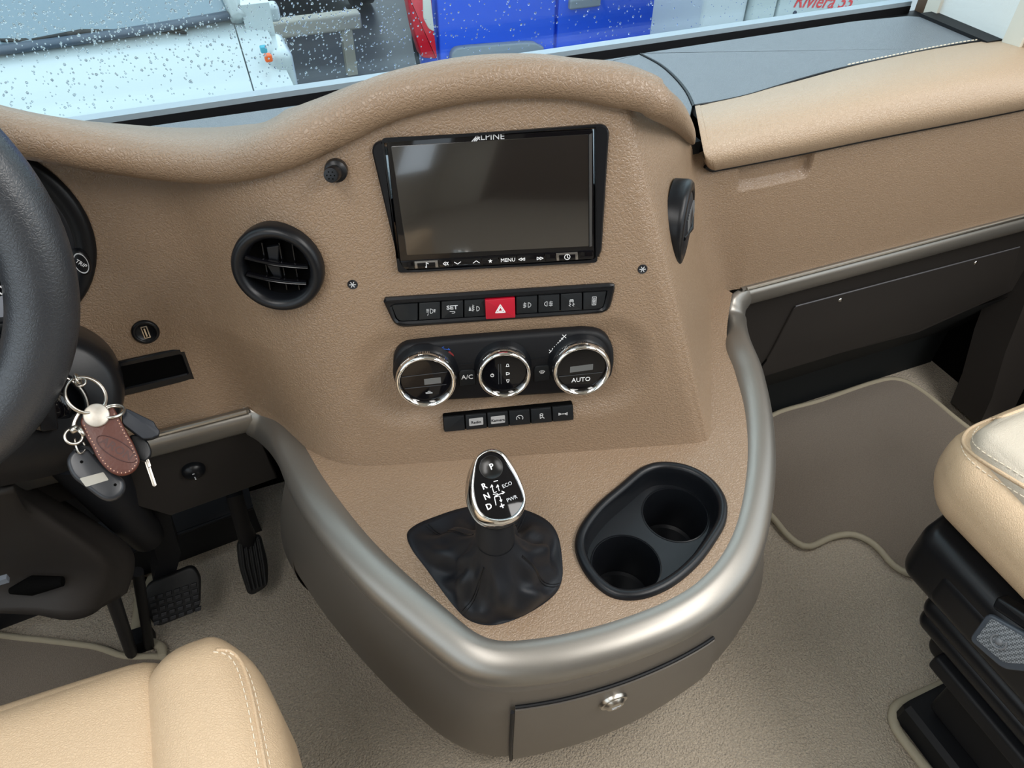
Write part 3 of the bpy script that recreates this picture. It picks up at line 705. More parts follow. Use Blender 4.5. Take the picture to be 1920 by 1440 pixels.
# climate panel with three knobs
cl=thing('climate_panel',FC.P(0,-.18,0),'black climate control unit with three chrome-ringed dials','climate control')
P=catmull(FC.hits([(737,682),(742,664),(756,650),(780,644),(860,636),(960,628),(1060,621),(1095,619),(1125,624),(1144,640),(1151,662),(1150,690),(1140,712),(1100,733),(950,744),(850,750),(790,752),(752,735),(739,708)],.006),6,True)
mk('body',*prism(FC,P,-.012,.008,.005),BLKM,cl,'all')
g=tube([FC.P(*FC.hit(x,y,.009),.0082) for x,y in [(850,684),(895,680)]],.0006,6); 
for a,b in (((848,685),(898,681)),((995,673),(1040,669))): mk('groove',*tube([FC.P(*FC.hit(*a,.0085),.0082),FC.P(*FC.hit(*b,.0085),.0082)],.0005,6),BLK,cl)
def knob(px,py,r,kind):
    h=.026; c=FC.hit(px,py,h)
    k=mk('knob',*lathe(FC,c,[(r*1.12,.006),(r*1.10,.009),(r*1.0,.012),(r*.96,.018),(r*.93,h-.008),(r*.90,h-.007)],56,False,True),BLK,cl,'all')
    rr=mk('chrome_ring',*lathe(FC,c,[(r*.93,h-.010),(r*1.0,h-.008),(r*1.02,h-.004),(r*1.0,h+.0005),(r*.97,h+.0025),(r*.92,h+.003),(r*.87,h+.0015),(r*.84,h-.0015),(r*.83,h-.004)],64,False,False),CHROME,cl,'all'); rr.parent=k
    f=mk('knob_face',*lathe(FC,c,[(r*.83,h-.003),(r*.6,h-.0026),(r*.3,h-.0024)],48,False,True),BLKG,cl,'all'); f.parent=k
    # grip ribs on the ring's upper edge
    mb=MB()
    for a0 in (50,90,130):
        for j in range(-3,4):
            a=math.radians(a0+j*3.2); p=FC.P(c[0]+r*1.005*math.cos(a),c[1]+r*1.005*math.sin(a),h-.0085); p2=FC.P(c[0]+r*1.015*math.cos(a),c[1]+r*1.015*math.sin(a),h-.003); mb.add(*tube([p,p2],.0006,5))
    g=mb.build('grip_ribs',CHROME,cl); g.parent=k; tag(g,kind='stuff')
    hf=h-.0023
    if kind=='temp':
        s=mk('display',*prism(FC,[c+(-.002,-.005),c+(.015,-.004),c+(.015,.003),c+(-.002,.002)],hf-.001,hf+.0002,.0001),SCREEND,cl,False); s.parent=k
        for L in ([[(-.024,.006),(.022,.009)]],[[(-.022,-.008),(.020,-.006)]]): icon(L,c,1,hf,k,cl,mat('faint line',(.05,.055,.06),.3),.0006)
        icon([arcp(0,0,.5,0,180)+[(-1.1,0),(-1.1,-.3),(1.1,-.3),(.9,0),(.5,0)],[(-.2,.1),(.3,-.1)]],c+np.array([.002,-.0145]),.003,hf,k,cl)
    if kind=='fan':
        icon([arcp(0,0,.6,110,430),[(0,.2),(0,.8)]],c+np.array([-.0125,-.001]),.0028,hf,k,cl,WHITEP)
        icon([[(-.5,-.5),(.5,-.5),(.2,.5),(-.2,.5),(-.5,-.5)]],c+np.array([.0035,.010]),.003,hf,k,cl,WHITEP)
        icon([[(-.5,-.5),(-.5,.5),(.6,.2),(.6,-.2),(-.5,-.5)]],c+np.array([.0035,.0]),.003,hf,k,cl,WHITEP)
        icon([[(-.5,.5),(.5,.5),(.2,-.5),(-.2,-.5),(-.5,.5)]],c+np.array([.0035,-.009]),.003,hf,k,cl,WHITEP)
        icon([[(-.006,-.012),(-.006,.012)],[(-.0035,-.012),(-.0035,.012)]],c,1,hf,k,cl,mat('faint line',(.05,.055,.06),.3),.0006)
    if kind=='auto':
        s=mk('display',*prism(FC,[c+(-.012,-.003),c+(.012,-.001),c+(.012,.006),c+(-.012,.004)],hf-.001,hf+.0002,.0001),SCREEND,cl,False); s.parent=k
        icon([[(-.023,-.007),(.022,-.005)]],c,1,hf,k,cl,mat('faint line',(.05,.055,.06),.3),.0006)
        t=text('AUTO',FC,c+np.array([0,-.0125]),.0072,hf,WHITEP,cl,rot=.03); t.parent=k
    return c
knob(799,716,.0305,'temp'); knob(946,703,.0272,'fan'); knob(1091,695,.0300,'auto')
for x,y,s in ((876,706,'A/C'),(1016,698,'df')):
    c=FC.hit(x,y,.0085); b=mk('button',*prism(FC,rpoly([c+(-.0085,-.011),c+(.0085,-.010),c+(.0085,.009),c+(-.0085,.008)],[.001,.001,.004,.004],5),.006,.0095,.0008),BTN,cl,30)
    if s=='A/C': t=text('A/C',FC,c,.0075,.0096,WHITEP,cl); t.parent=b
    else: icon([arcp(0,-.9,1.5,50,130)+[(-.4,-.5),(.4,-.5),(.96,.25)],[(-.3,.3),(-.1,0),(-.3,-.3)],[(.2,.3),(.4,0),(.2,-.3)]],c+np.array([0,.001]),.003,.0096,b,cl,WHITEP)
icon([[(0,0),(.25,.1)],[(.1,-.2),(.5,-.3),(1,-.4)],[(.9,-.2),(1.1,-.45)]],FC.hit(829,652,.0085),.007,.0082,cl,cl,BLUEP,.0008)
icon([[(0,0),(.5,-.5),(1,-1)],[(.2,.1),(.9,-.7)]],FC.hit(841,660,.0085),.005,.0082,cl,cl,REDPR,.0008)
a=FC.hit(1033,659,.0085); b=FC.hit(1058,631,.0085)
for t in (.0,.16,.3,.44,.56,.7,.84,1): 
    s=.0006+.0012*abs(t-.45); c=a*(1-t)+b*t; icon([[(-1,-1),(1,1)],[(-1,1),(1,-1)]],c,s*(1.5 if t in(0,1) else .9),.0082,cl,cl,WHITEP,.0006)

# lower row of switches
ls=thing('switch_row',FC.P(0,-.23,0),'short black row of six switches below the climate dials','switch panel')
lsq=FC.hits([(830,780),(1074,757),(1076,786),(832,809)],.002)
mk('frame',*prism(FC,rpoly(lsq,.0025,5),-.008,.002,.001),VOID,ls,30)
for k,s in enumerate((None,'Radio','Kamera','cruise','key','axle')):
    P=[lerpq(lsq,(k+.03)/6,.04),lerpq(lsq,(k+.97)/6,.04),lerpq(lsq,(k+.97)/6,.96),lerpq(lsq,(k+.03)/6,.96)]
    b=mk('button',*prism(FC,rpoly(P,.0008,3),.0,.0045,.0007),BTN,ls,30); c=sum(P)/4
    if s in('Radio','Kamera'):
        P=[c+(-.0078,-.0048),c+(.0078,-.0040),c+(.0078,.0058),c+(-.0078,.0050)]
        p=mk('label_plate',*prism(FC,rpoly(P,.001,3),.004,.0049,.0002),BTNS,ls,False); p.parent=b
        t=text(s,FC,c+np.array([0,0]),.0048,.0049,BLK,ls,rot=.04); t.parent=b
    if s=='cruise': icon([arcp(0,0,.8,-30,210,12),[(0,-.1),(-.35,.35)]],c,.0045,.0046,b,ls,WHITEP)
    if s=='key': icon([[(-.3,-.8),(-.4,.6),(0,.8),(.4,.6),(.3,-.4),(-.3,-.8)],[(-.4,.1),(.3,.1)],[(.4,-.5),(.8,-.8)]],c,.004,.0046,b,ls,WHITEP)
    if s=='axle': icon([[(-1,-.35),(-1,.35)],[(-.75,0),(-.4,0)],[(-.15,0),(.15,0)],[(.4,0),(.75,0)],[(1,-.35),(1,.35)],[(-.7,.2),(-.7,-.2)],[(.7,.2),(.7,-.2)]],c,.0045,.0046,b,ls,WHITEP,.0007)

# microphone, the two flush fixing caps
mic=thing('microphone',FC.P(*FC.hit(628,322)),'small black microphone stalk at the left of the screen','microphone')
c=FC.hit(630,320,.004); mk('base',*lathe(FC,c,[(.0102,-.002),(.0102,.004),(.0098,.007),(.006,.010)],32),BLK,mic)
fm=Fr(FC.P(c[0],c[1],.008),FC.n*.7+nrm(CAM-FC.P(*c))*.55-FC.u*.25)
mk('capsule',*lathe(fm,(0,0),[(.0062,-.004),(.0066,.004),(.0068,.014),(.0062,.016),(.0055,.0162)],28),BLK,mic)
mb=MB()
for k in range(7): 
    a=k*math.pi/3; cc=(0,0) if k==6 else (.0033*math.cos(a),.0033*math.sin(a)); mb.add(*lathe(fm,cc,[(.0006,.0160),(.0006,.0166)],8))
g=mb.build('sound_holes',VOID,mic); tag(g,kind='stuff')
for px,py,lb in ((661,534,'small dark fixing cap below left of the screen'),(1205,505,'small dark fixing cap right of the screen')):
    c=FC.hit(px,py,.001); t=thing('fixing_cap',FC.P(*c),lb,'screw cap','fixing caps on the centre stack')
    mk('cap',*lathe(FC,c,[(.0050,-.003),(.0050,.0006),(.0045,.0012),(.0034,.0006)],24),DARKP,t)
    g=strokes(FC,[[c+np.array([.003*math.cos(a),.003*math.sin(a)]),c-np.array([.003*math.cos(a),.003*math.sin(a)])] for a in (0,1.05,2.1)],.0007,.0008); mk('grille',g.V,g.F,GREYP,t,False)

# ------------------------------------------------------------------ round vents
def louvre_vent(fr,r,name,label,tilt=0):
    t=thing(name,fr.o,label,'air vent','round dashboard air vents'); 
    mk('bezel',*lathe(fr,(0,0),[(r*.99,-.012),(r*1.0,-.001),(r*.985,.004),(r*.93,.0075),(r*.85,.0085),(r*.76,.0065),(r*.71,.002),(r*.70,-.002),(r*.68,-.012)],64,False,False),BLK,t,'all')
    mk('barrel',*lathe(fr,(0,0),[(r*.70,-.008),(r*.5,-.011),(r*.01,-.012)],48,False,True),VOID,t)
    return t
fv=Fr(atd(521,503,.705),(-.36,-.9,.19))
rv=.0430
# sit the vent on the flank: shift along its normal until it meets the fascia
v1=louvre_vent(fv,rv,'air_vent','round black louvred air vent on the driver side of the stack')
ca,sa=math.cos(-.16),math.sin(-.16)
for k,off in enumerate((.0065,-.0105)):
    P=[]
    for s in np.linspace(-1,1,13):
        w=math.sqrt(max(0,.69**2-(off/rv)**2)); u=s*w*rv; vv=off+.0022*(s*s-.5)+.0
        P.append(fv.P(u*ca-vv*sa,u*sa+vv*ca,.0015))
    mk('louvre',*tube(P,.0024,8,up=fv.n,flat=2.0),BLKG,v1)
for s in (-.012,.004,.016): mk('guide_vane',*box((0,0,0),(1,1,1)),BLK,v1) if False else mk('guide_vane',*tube([fv.P(s,-.024,-.006),fv.P(s,.024,-.006)],.0010,6,up=fv.n,flat=3),BLKG,v1)
mk('vane_lever',*prism(fv,[(-.008,.006),(.001,.006),(.004,.022),(-.008,.020)],-.007,-.002,.001),BLK,v1,False)
mk('vane_lever',*prism(fv,[(-.006,-.012),(.001,-.012),(.001,.002),(-.012,.004)],-.007,-.003,.001),BLK,v1,False)
def disc_vent(fr,r,label):
    t=thing('air_vent',fr.o,label,'air vent','round dashboard air vents')
    mk('bezel',*lathe(fr,(0,0),[(r*.99,-.016),(r*1.0,-.003),(r*.985,.001),(r*.93,.0035),(r*.84,.0045),(r*.76,.0035),(r*.73,.000)],64,False,False),BLK,t,'all')
    mk('shutter_disc',*lathe(fr,(0,0),[(r*.735,.000),(r*.71,.003),(r*.5,.006),(r*.2,.0075)],48,False,True),DARKP,t,'all')
    mb=MB()
    for k in range(15):
        u=(-.5+k/14*1.0)*r*.9; w=math.sqrt(max(0,(r*.6)**2-u*u)); mb.add(*tube([fr.P(u,r*.05,.0070),fr.P(u,r*.05+w*.75,.0058)],.0007,5))
    g=mb.build('ribs',GREYP if False else mat('worn rib grey',(.12,.125,.13),.5),t); tag(g,kind='stuff')
    mk('thumb_grip',*tube([fr.P(-r*.6,-r*.05,.004),fr.P(0,-r*.12,.008),fr.P(r*.6,-r*.05,.004)],.0026,8),BLK,t)
    return t
fs=Fr(atd(1290,419,.800)-np.array([.78,-.62,.08])*.004,(.75,-.65,.08)); sidev=disc_vent(fs,.046,'narrow black round vent on the passenger side of the stack')
fr2=Fr(onY(1946,291,.712),(0,-1,.05)); disc_vent(fr2,.040,'black round vent cut off by the right picture edge')

# ================================================================== SHIFTER
gs=thing('gear_selector',onZ(915,1060,.548),'black automatic gear selector with chrome rim in a leather gaiter','gear lever')
base_px=[(763,1003),(778,986),(812,971),(868,953),(930,945),(985,957),(1026,977),(1046,1005),(1054,1050),(1053,1090),(1035,1120),(985,1153),(930,1172),(885,1166),(852,1138),(800,1068),(772,1030)]
BPx=resamp(catmull(FT2.hits(base_px),6,True),128,True)
cc=onZ(929,1012,.632); cn=np.array([cc[0],cc[1]])
RL=[]; NW=128; cen=BPx.mean(0); ang=np.arctan2(BPx[:,1]-cen[1],BPx[:,0]-cen[0])
for k in range(26):
    s=k/25; e=s**.85; z=.5485+(.632-.5485)*(s**1.7); row=[]
    for j in range(NW):
        b=BPx[j]+FT2.o[:2]*0; t=cn+.0175*np.array([math.cos(ang[j]),math.sin(ang[j])]); p=b*(1-e)+t*e
        a=ang[j]; w=math.sin(math.pi*min(s*1.05,1))**1.2
        fold=(math.sin(5*a+5.5*s)+.7*math.sin(8*a-7*s+1.3)+.4*math.sin(13*a+9*s+.5))
        fold=np.sign(fold)*abs(fold)**.8
        d=fold*.0052*w
        slump=.010*math.sin(math.pi*s)*max(0,math.cos(a+1.3))
        row.append(np.array([p[0]+math.cos(a)*(d*.6+slump),p[1]+math.sin(a)*(d*.6+slump),z+d*.9+.004*math.sin(math.pi*s)*w]))
    if k==0: RL.append([q+np.array([0,0,-.002]) for q in row])
    RL.append(row)
gaiter=mk('gaiter',*rings(RL,True),BOOT,gs,'all')
for j in (6,37,66,98):
    for dj in (0,1.2):
        jj=int(j+dj*1.5)%NW; mk('seam',*tube([r[jj]+np.array([0,0,.0004]) for r in RL[2:-3]],.0006,5),BLK,gaiter if False else gs).parent=gaiter
        ORG
kn=onZ(930,917,.690); fk=Fr(kn,(-.02,-.50,.86)); 
colr=atd(929,1012,1); p0=cc; p1=kn-fk.n*.018
mk('collar',*tube([p0-np.array([0,0,.008]),p0+(p1-p0)*.3,p0+(p1-p0)*.8,p1],[.0185,.0172,.0155,.016],32),BLKM,gs)
out_px=[(918,842),(893,856),(878,888),(873,925),(880,958),(898,983),(930,993),(962,984),(981,962),(985,930),(975,897),(960,868),(942,849)]
face_px=[(917,848),(895,861),(889,890),(888,920),(895,951),(910,968),(935,974),(960,969),(976,953),(981,931),(967,896),(951,870),(938,853)]
OK_=resamp(catmull(fk.hits(out_px,-.010),6,True),96,True); FK_=resamp(catmull(fk.hits(face_px,.002),6,True),96,True)
k=np.argmin(np.linalg.norm(FK_-OK_[0],axis=1)); FK_=np.roll(FK_,-k,0)
def mix(t): return OK_*(1-t)+FK_*t
mk('grip',*rings([[fk.P(*p,-.030) for p in inset(OK_,.016)],[fk.P(*p,-.027) for p in inset(OK_,.009)],[fk.P(*p,-.020) for p in inset(OK_,.0025)],[fk.P(*p,-.012) for p in OK_],[fk.P(*p,-.006) for p in mix(.15)],[fk.P(*p,-.003) for p in mix(.5)]],True,True,False),BLK,gs,'all')
mk('chrome_band',*rings([[fk.P(*p,-.010) for p in mix(.03)],[fk.P(*p,-.003) for p in mix(.25)],[fk.P(*p,.001) for p in mix(.45)],[fk.P(*p,.0035) for p in mix(.72)],[fk.P(*p,.0038) for p in mix(.85)],[fk.P(*p,.0028) for p in mix(1.0)],[fk.P(*p,.001) for p in inset(FK_,.001)]],True),CHROME,gs,'all')
fc=FK_.mean(0)
face=mk('face_plate',*rings([[fk.P(*(fc+(p-fc)*s),.0018+.0016*(1-s*s)) for p in FK_] for s in (1,.9,.7,.5,.3,.1)],True,False,True),BLKG,gs,'all')
c=fk.hit(921,876,.004)
pb=mk('park_button',*lathe(fk,c,[(.0105,.0032),(.0103,.0037),(.0099,.0037),(.0097,.0035)],36),mat('park button black',(.006,.0055,.005),.25,spec=.3),gs,'all')
H=.0040; rt=.13
def kt(s,x,y,size,m=WHITEP,bold=.02,rot=rt): return text(s,fk,fk.hit(x,y,H),size,H-.0004,m,gs,rot=rot,bold=bold)
kt('P',922,875,.0072); 
for s,x,y,z in (('R',908,912,.0070),('N',913,931,.0070),('D',917,950,.0070),('+',942,949,.008)): kt(s,x,y,z)
kt('ECO',951,909,.0046,GREYP,0); kt('PWR',960,935,.0046,GREYP,0)
def kp(*pp): return [fk.hit(x,y,H) for x,y in pp]
g=strokes(fk,[kp((926,903),(933,901)),kp((922,911),(926,924),(931,922)),kp((920,914),(922,909),(924,912)),kp((933,911),(936,920)),kp((931,914),(933,909),(935,912)),kp((925,927),(933,926)),kp((928,930),(946,923)),kp((941,921),(946,923),(942,926)),kp((930,947),(927,932),(935,930)),kp((937,930),(940,940)),kp((937,938),(940,941),(941,937))],.0006,H-.0002)
mk('shift_pattern',g.V,g.F,WHITEP,gs,False)

# ================================================================== LEFT PANEL DEVICES
usb=thing('usb_socket',FL.P(*FL.hit(273,623)),'round black usb socket on the beige panel above the slot','socket')
c=FL.hit(273,623,.002); mk('bezel',*lathe(FL,c,[(.0140,-.004),(.0142,.001),(.0132,.0035),(.0110,.0038),(.0100,.0028),(.0095,.0018)],40),BLK,usb,'all')
mk('port_frame',*prism(FL,rpoly([c+(-.0035,.0075),c+(-.0035,-.0075),c+(.0035,-.0075),c+(.0035,.0075)],.001,3),.001,.0024,.0004),STEEL,usb,30)
mk('port_tongue',*prism(FL,[c+(-.0022,.006),c+(-.0022,-.006),c+(.0022,-.006),c+(.0022,.006)],.001,.0028,.0001),VOID,usb,False)
mk('contact_pad',*prism(FL,[c+(-.0008,.005),c+(-.0008,-.005),c+(.0008,-.005),c+(.0008,.005)],.0024,.0031,.0001),STEEL,usb,False)
slot=thing('storage_slot',FL.P(*FL.hit(280,695)),'black rectangular slot in the beige panel behind the keys','storage slot')
o_=rpoly(FL.hits([(90,710),(349,650),(368,710),(100,775)],.003),.007,8); i_=rpoly(FL.hits([(100,715),(339,665),(352,700),(110,757)],.003),.002,8)
o_,i_=matchp(o_,i_)
mk('frame',*ringp(FL,o_,i_,-.006,.004,.0015,-.0005),BLK,slot,30); mk('pocket',*prism(FL,list(i_),-.004,.0006,.0001),VOID,slot,False)

# instrument cluster seen past the wheel rim
ins=thing('instrument_cluster',(-.24,.745,.80),'black-rimmed instrument cluster partly hidden behind the steering wheel','instrument cluster')
fi=Fr((-.243,Yp(.80),.80),(0,-.984,.177))
def ov(sx,sz): return [np.array([sx*math.cos(t),sz*math.sin(t)]) for t in np.arange(72)*2*math.pi/72]
R0=.102
mk('bezel',*ringp(fi,ov(R0,R0*1.0),ov(R0*.80,R0*.80),-.012,.006,.004,-.006),BLK,ins,'all')
mk('inner_ring',*lathe(fi,(0,0),[(R0*.84,-.003),(R0*.82,.004),(R0*.79,.004),(R0*.76,.001)],64,False,False),DARKP,ins,'all')
mk('dial_plate',*lathe(fi,(0,0),[(R0*.80,.0012),(R0*.4,.0014)],64,False,True),mat('pale dial',(.36,.38,.43),.35),ins,'all')
c=fi.hit(153,490,.006); tb=mk('trip_button',*lathe(fi,c,[(.0115,.0),(.0112,.008),(.0095,.011),(.007,.0118)],32,sx=.72,sy=1.25),BLK,ins,'all')
mk('button_ring',*lathe(fi,c,[(.0078,.0115),(.0084,.0124),(.0088,.0115)],32,False,False,sx=.72,sy=1.25),GREYP,ins,'all').parent=tb
t=text('TRIP',fi,c,.0055,.0121,WHITEP,ins,rot=-.9); t.parent=tb

# ================================================================== STEERING WHEEL, COLUMN
WC=np.array([-.337,.61,.873]); al=.326; WA=np.array([.002,-math.cos(al),math.sin(al)]); fw=Fr(WC,WA); RW=.176; rw=.0262
wh=thing('steering_wheel',WC,'black leather steering wheel cut off by the left picture edge','steering wheel')
RL=[]
for t in np.arange(120)*2*math.pi/120:
    cth,sth=math.cos(t),math.sin(t); row=[]
    gr=1+.06*math.exp(-((math.degrees(t)-60)%360-0)**2/400)
    for q in np.arange(20)*2*math.pi/20:
        rr=rw*gr*(1+.03*math.cos(2*q)); row.append(fw.P((RW+rr*math.cos(q))*cth,(RW+rr*math.cos(q))*sth,rr*math.sin(q)))
    RL.append(row)
V=[p for r in RL for p in r]; mk('rim',V,gridF(120,20,True,True),LEATHK,wh,'all')
for a in (12,168,262,278):
    a=math.radians(a); ca_,sa_=math.cos(a),math.sin(a)
    P=[fw.P(r*ca_,r*sa_,-.012-.02*(1-r/RW)) for r in np.linspace(RW-.004,.05,12)]
    W_=[ .034,.027,.022,.019,.018,.018,.019,.02,.021,.022,.024,.026]
    mk('spoke',*tube(P,W_,16,up=fw.n,flat=.45),LEATHK,wh,'all')
mk('hub',*lathe(fw,(0,0),[(.02,-.05),(.06,-.048),(.072,-.035),(.074,-.02),(.066,-.008),(.03,.0)],48,True,True),BLK,wh,'all')
# webbing between the thumb rests and the rim
P=[fw.P((RW-.018)*math.cos(a),(RW-.018)*math.sin(a),-.006) for a in np.radians(np.linspace(6,56,14))]
mk('thumb_rest',*tube(P,[.010,.017,.022,.025,.026,.026,.025,.024,.023,.021,.019,.016,.012,.006],16,up=fw.n,flat=.7),LEATHK,wh,'all')
st_=thing('control_stalk',fw.P(.09,0,-.06),'black control stalk behind the steering wheel at left edge','control stalk')
a0=atd(-60,548,.60); a1=atd(26,512,.62)
mk('stalk',*tube([a0,a0+(a1-a0)*.5,a1],[.012,.0125,.012],20),BLK,st_); mk('stalk_end',*tube([a1,a1+(a1-a0)*.06,a1+(a1-a0)*.14],[.0125,.0125,.007],20),DARKP,st_)
text('0',Fr(atd(2,545,.592),CAM-atd(2,545,.592)),(0,0),.012,0,WHITEP,st_,rot=.2)
col_=thing('steering_column',(-.25,.66,.5),'black steering column cover with ignition lock beside the keys','steering column')
# upper shroud: barrel shell around the ignition
ca1=atd(60,790,.60); ca2=atd(205,690,.72)
shr=[((40,760),.60,.070),((100,755),.62,.066),((150,750),.66,.060),((190,745),.69,.045),((212,742),.71,.020)]
# ignition housing: a squat drum whose axis points at the driver
fo=Fr(atd(108,748,.700),(.25,-.85,.45))
mk('shroud',*lathe(fo,(0,0),[(.066,-.10),(.064,-.07),(.060,-.03),(.054,-.012),(.046,-.008)],56,False,True),BLK,col_,'all')
mk('lock_surround',*lathe(fo,(-.012,-.004),[(.036,-.010),(.036,.004),(.0335,.007),(.030,.004),(.029,-.004)],48,False,True),BLK,col_,'all')
mk('chrome_lock_ring',*lathe(fo,(-.012,-.004),[(.0300,-.002),(.0325,.0065),(.0338,.0075),(.0348,.0050)],48,False,False),STEEL,col_,'all')
mk('lock_barrel',*lathe(fo,(-.012,-.004),[(.021,-.005),(.021,.010),(.018,.014),(.010,.0145)],36),BLKG,col_,'all')
mk('key_blade_guard',*prism(Fr(fo.P(-.012,-.004,.012),fo.n,up=(.3,0,1)),rpoly([(-.007,-.016),(.007,-.016),(.007,.016),(-.007,.016)],.003,4),0,.016,.002),BLK,col_,30)
g=strokes(fo,[[(-.040+.003*k,-.010),(-.036+.003*k,.006)] for k in range(4)],.0009,.0075); mk('lock_marks',g.V,g.F,WHITEP,col_,False)
# lower column shroud leading down to the floor
def loftpx(name,secs,m,parent,closed=True,n=6,smooth='all',cap=True):
    "secs: list of closed 3-D section polygons"
    RLx=[catmull(s,n,True) for s in secs]; return mk(name,*rings(RLx,True,cap,cap),m,parent,smooth)
lower=[[atd(-160,800,.66),atd(60,790,.68),atd(205,775,.72),atd(200,740,.80),atd(60,730,.80),atd(-160,760,.80)],
       [atd(-160,930,.68),atd(60,900,.70),atd(150,870,.74),atd(160,830,.84),atd(60,820,.84),atd(-160,850,.84)]]
loftpx('lower_shroud',lower,BLKM,col_)
mk('shaft_cover',*tube([atd(140,830,.84),atd(190,900,.92),atd(235,960,1.0),atd(275,1005,1.1)],[.040,.034,.028,.024],20),DARKP,col_)

# pedestal of the column near the floor, in front of the pedals
fc_=thing('column_foot_cover',onZ(120,1150,.2),'dark plastic foot cover below the steering column at lower left','cover')
secs=[]
for (yy_,xr_,d0,d1,xl_) in ((900,10,.76,.95,-330),(950,80,.80,.98,-330),(1000,150,.84,1.0,-330),(1045,205,.88,1.02,-330),(1085,212,.90,1.02,-330)):
    secs.append([atd(xl_,yy_+60,d0),atd(0,yy_+18,d0),atd(xr_*.7,yy_+4,d0+.01),atd(xr_,yy_,d0+.05),atd(xr_-4,yy_-25,d1),atd(xl_,yy_,d1)])
secs.append([atd(-330,1190,.90),atd(0,1150,.90),atd(130,1163,.91),atd(190,1140,.95),atd(200,1100,1.02),atd(-330,1130,1.02)])
RLx=[catmull(s,5,True) for s in secs]; RLx=[list(r) for r in zip(*[catmull(list(c),4) for c in zip(*RLx)])]
mk('cover',*rings(RLx,True,True,True),TAUPED,fc_,'all')
mk('catch',*box(atd(2,1085,.87)-.005,atd(2,1085,.87)+np.array([.007,.002,.003])),mat('worn catch grey',(.16,.18,.21),.4),fc_,False)
p=atd(70,1100,.895); mk('grab_recess',*tube([atd(20,1108,.888),atd(60,1098,.888),atd(118,1090,.892)],[.004,.012,.006],12),VOID,fc_)
# adjusting lever beside it
lv=thing('adjust_lever',onZ(250,1225,.01),'flat black lever standing on the carpet left of the brake pedal','lever')
a=atd(208,1110,1.02); b=onZ(246,1222,.02)
mk('blade',*tube([a,b],.012,10,up=(1,0,0),flat=.8),DARKP,lv); mk('blade',*tube([a+np.array([.035,.02,.0]),b+np.array([.028,.0,.0])],.008,10),BLKM,lv)
mk('foot',*box(onZ(243,1232,0)-np.array([.0,.0,0]),onZ(293,1205,0)+np.array([.0,.02,.03])),BLKM,lv,False)

# knee panel under the left trim
kp_=thing('knee_panel',(-.2,.72,.4),'dark taupe panel under the dashboard on the driver side','panel')
kpts=[onY(x,y,.725) for x,y in [(-500,1060),(-500,1180),(0,945),(60,962),(170,925),(320,968),(520,897)]]+[np.array([-.055,.725,.51]),np.array([-.98,.725,.51])]
fk2=Fr((0,.725,.4),(0,-1,0)); mk('panel',*prism(fk2,[fk2.uv(p) for p in kpts],-.02,.0,.003),TAUPED,kp_,False)
c=fk2.hit(363,884,.004); mk('rotary_knob',*lathe(fk2,c,[(.0145,-.002),(.0145,.004),(.013,.007),(.008,.010),(.006,.011)],32,sy=.9),BLK,kp_)
g=strokes(fk2,[[c+np.array([0,-.003]),c+np.array([0,-.008])],[c+np.array([-.001,.003]),c+np.array([.001,.003])]],.0012,.0112); mk('knob_mark',g.V,g.F,GREYP,kp_,False)
# cross member behind the pedals
cm=thing('heater_duct',(-.2,.95,.05),'long black duct across the footwell behind the pedals','duct')
A1=onZ(240,1090,.0); A2=onZ(470,1003,.0)
dd=A2-A1; A0=A1-dd*1.6; A3=A2+dd*.1
RL=[]
for p in (A0,A1,A2,A3):
    RL.append([p+np.array([0,.0,.0]),p+np.array([0,-.005,.035]),p+np.array([0,.0,.075]),p+np.array([0,.012,.085]),p+np.array([0,.07,.10]),p+np.array([0,.13,.24])])
mk('duct',*rings(RL,False),DARKP,cm,30)
mk('duct_edge',*tube([A0+np.array([0,-.002,.077]),A3+np.array([0,-.002,.077])],.004,8),DARKP,cm)
# pedals
bp=thing('brake_pedal',onZ(320,1170,.06),'square black brake pedal with a grid-pattern rubber pad','pedal')
fb=Fr(atd(321,1120,1.18),(0,-.80,.6))
pp=rpoly(fb.hits([(272,1098),(362,1060),(376,1085),(375,1145),(292,1178),(268,1140)]),[.012,.016,.008,.014,.012,.02],6)
pad=mk('pad',*prism(fb,pp,-.012,.0,.004),RUBBER,bp,40)
for r_ in range(5):
    for c_ in range(6):
        q=[fb.hit(280+c_*15.5+x+ r_*2.2,1120+r_*11.2-(c_*15.5+x)*.33+y) for x,y in ((0,0),(11,0),(11,7.2),(0,7.2))]
        mk('pad_tread',*prism(fb,q,-.001,.004,.001),mat('tread rubber',(.016,.017,.020),.5),bp,False).parent=pad  # treads coloured slightly paler than the pad so they stand out
mk('arm',*rings([[p+d for d in (np.array([-.017,0,0]),np.array([.017,0,0]),np.array([.017,.03,.01]),np.array([-.017,.03,.01]))] for p in (fb.P(-.004,.03,-.014),atd(318,1045,1.16),atd(300,990,1.10),atd(290,940,1.05))],True,True,True),DARKP,bp,False)
ap=thing('accelerator_pedal',onZ(478,1115,.05),'long black ribbed accelerator pedal right of the brake','pedal')
fa=Fr(atd(474,1062,1.26),(0,-.80,.6))
pp=rpoly(fa.hits([(443,1016),(488,1003),(503,1060),(502,1100),(474,1117),(464,1114),(446,1060)]),[.01,.01,.03,.01,.008,.008,.03],6)
pad=mk('pad',*prism(fa,pp,-.012,.0,.004),RUBBER,ap,40)
for k in range(5):
    a=fa.hit(453+k*8,1018-k*2.2); m_=fa.hit(458+k*9,1062-k*1.5); b=fa.hit(470+k*7,1106-k*2.5)
    mk('pad_rib',*tube([fa.P(*a,.001),fa.P(*m_,.001),fa.P(*b,.001)],.0026,6),RUBBER,ap).parent=pad
mk('arm',*tube([fa.P(*fa.hit(466,1020),-.014),atd(455,985,1.22),atd(440,930,1.14),np.array([atd(440,930,1.14)[0],1.065,.42])],[.016,.013,.013,.013],10),DARKP,ap)

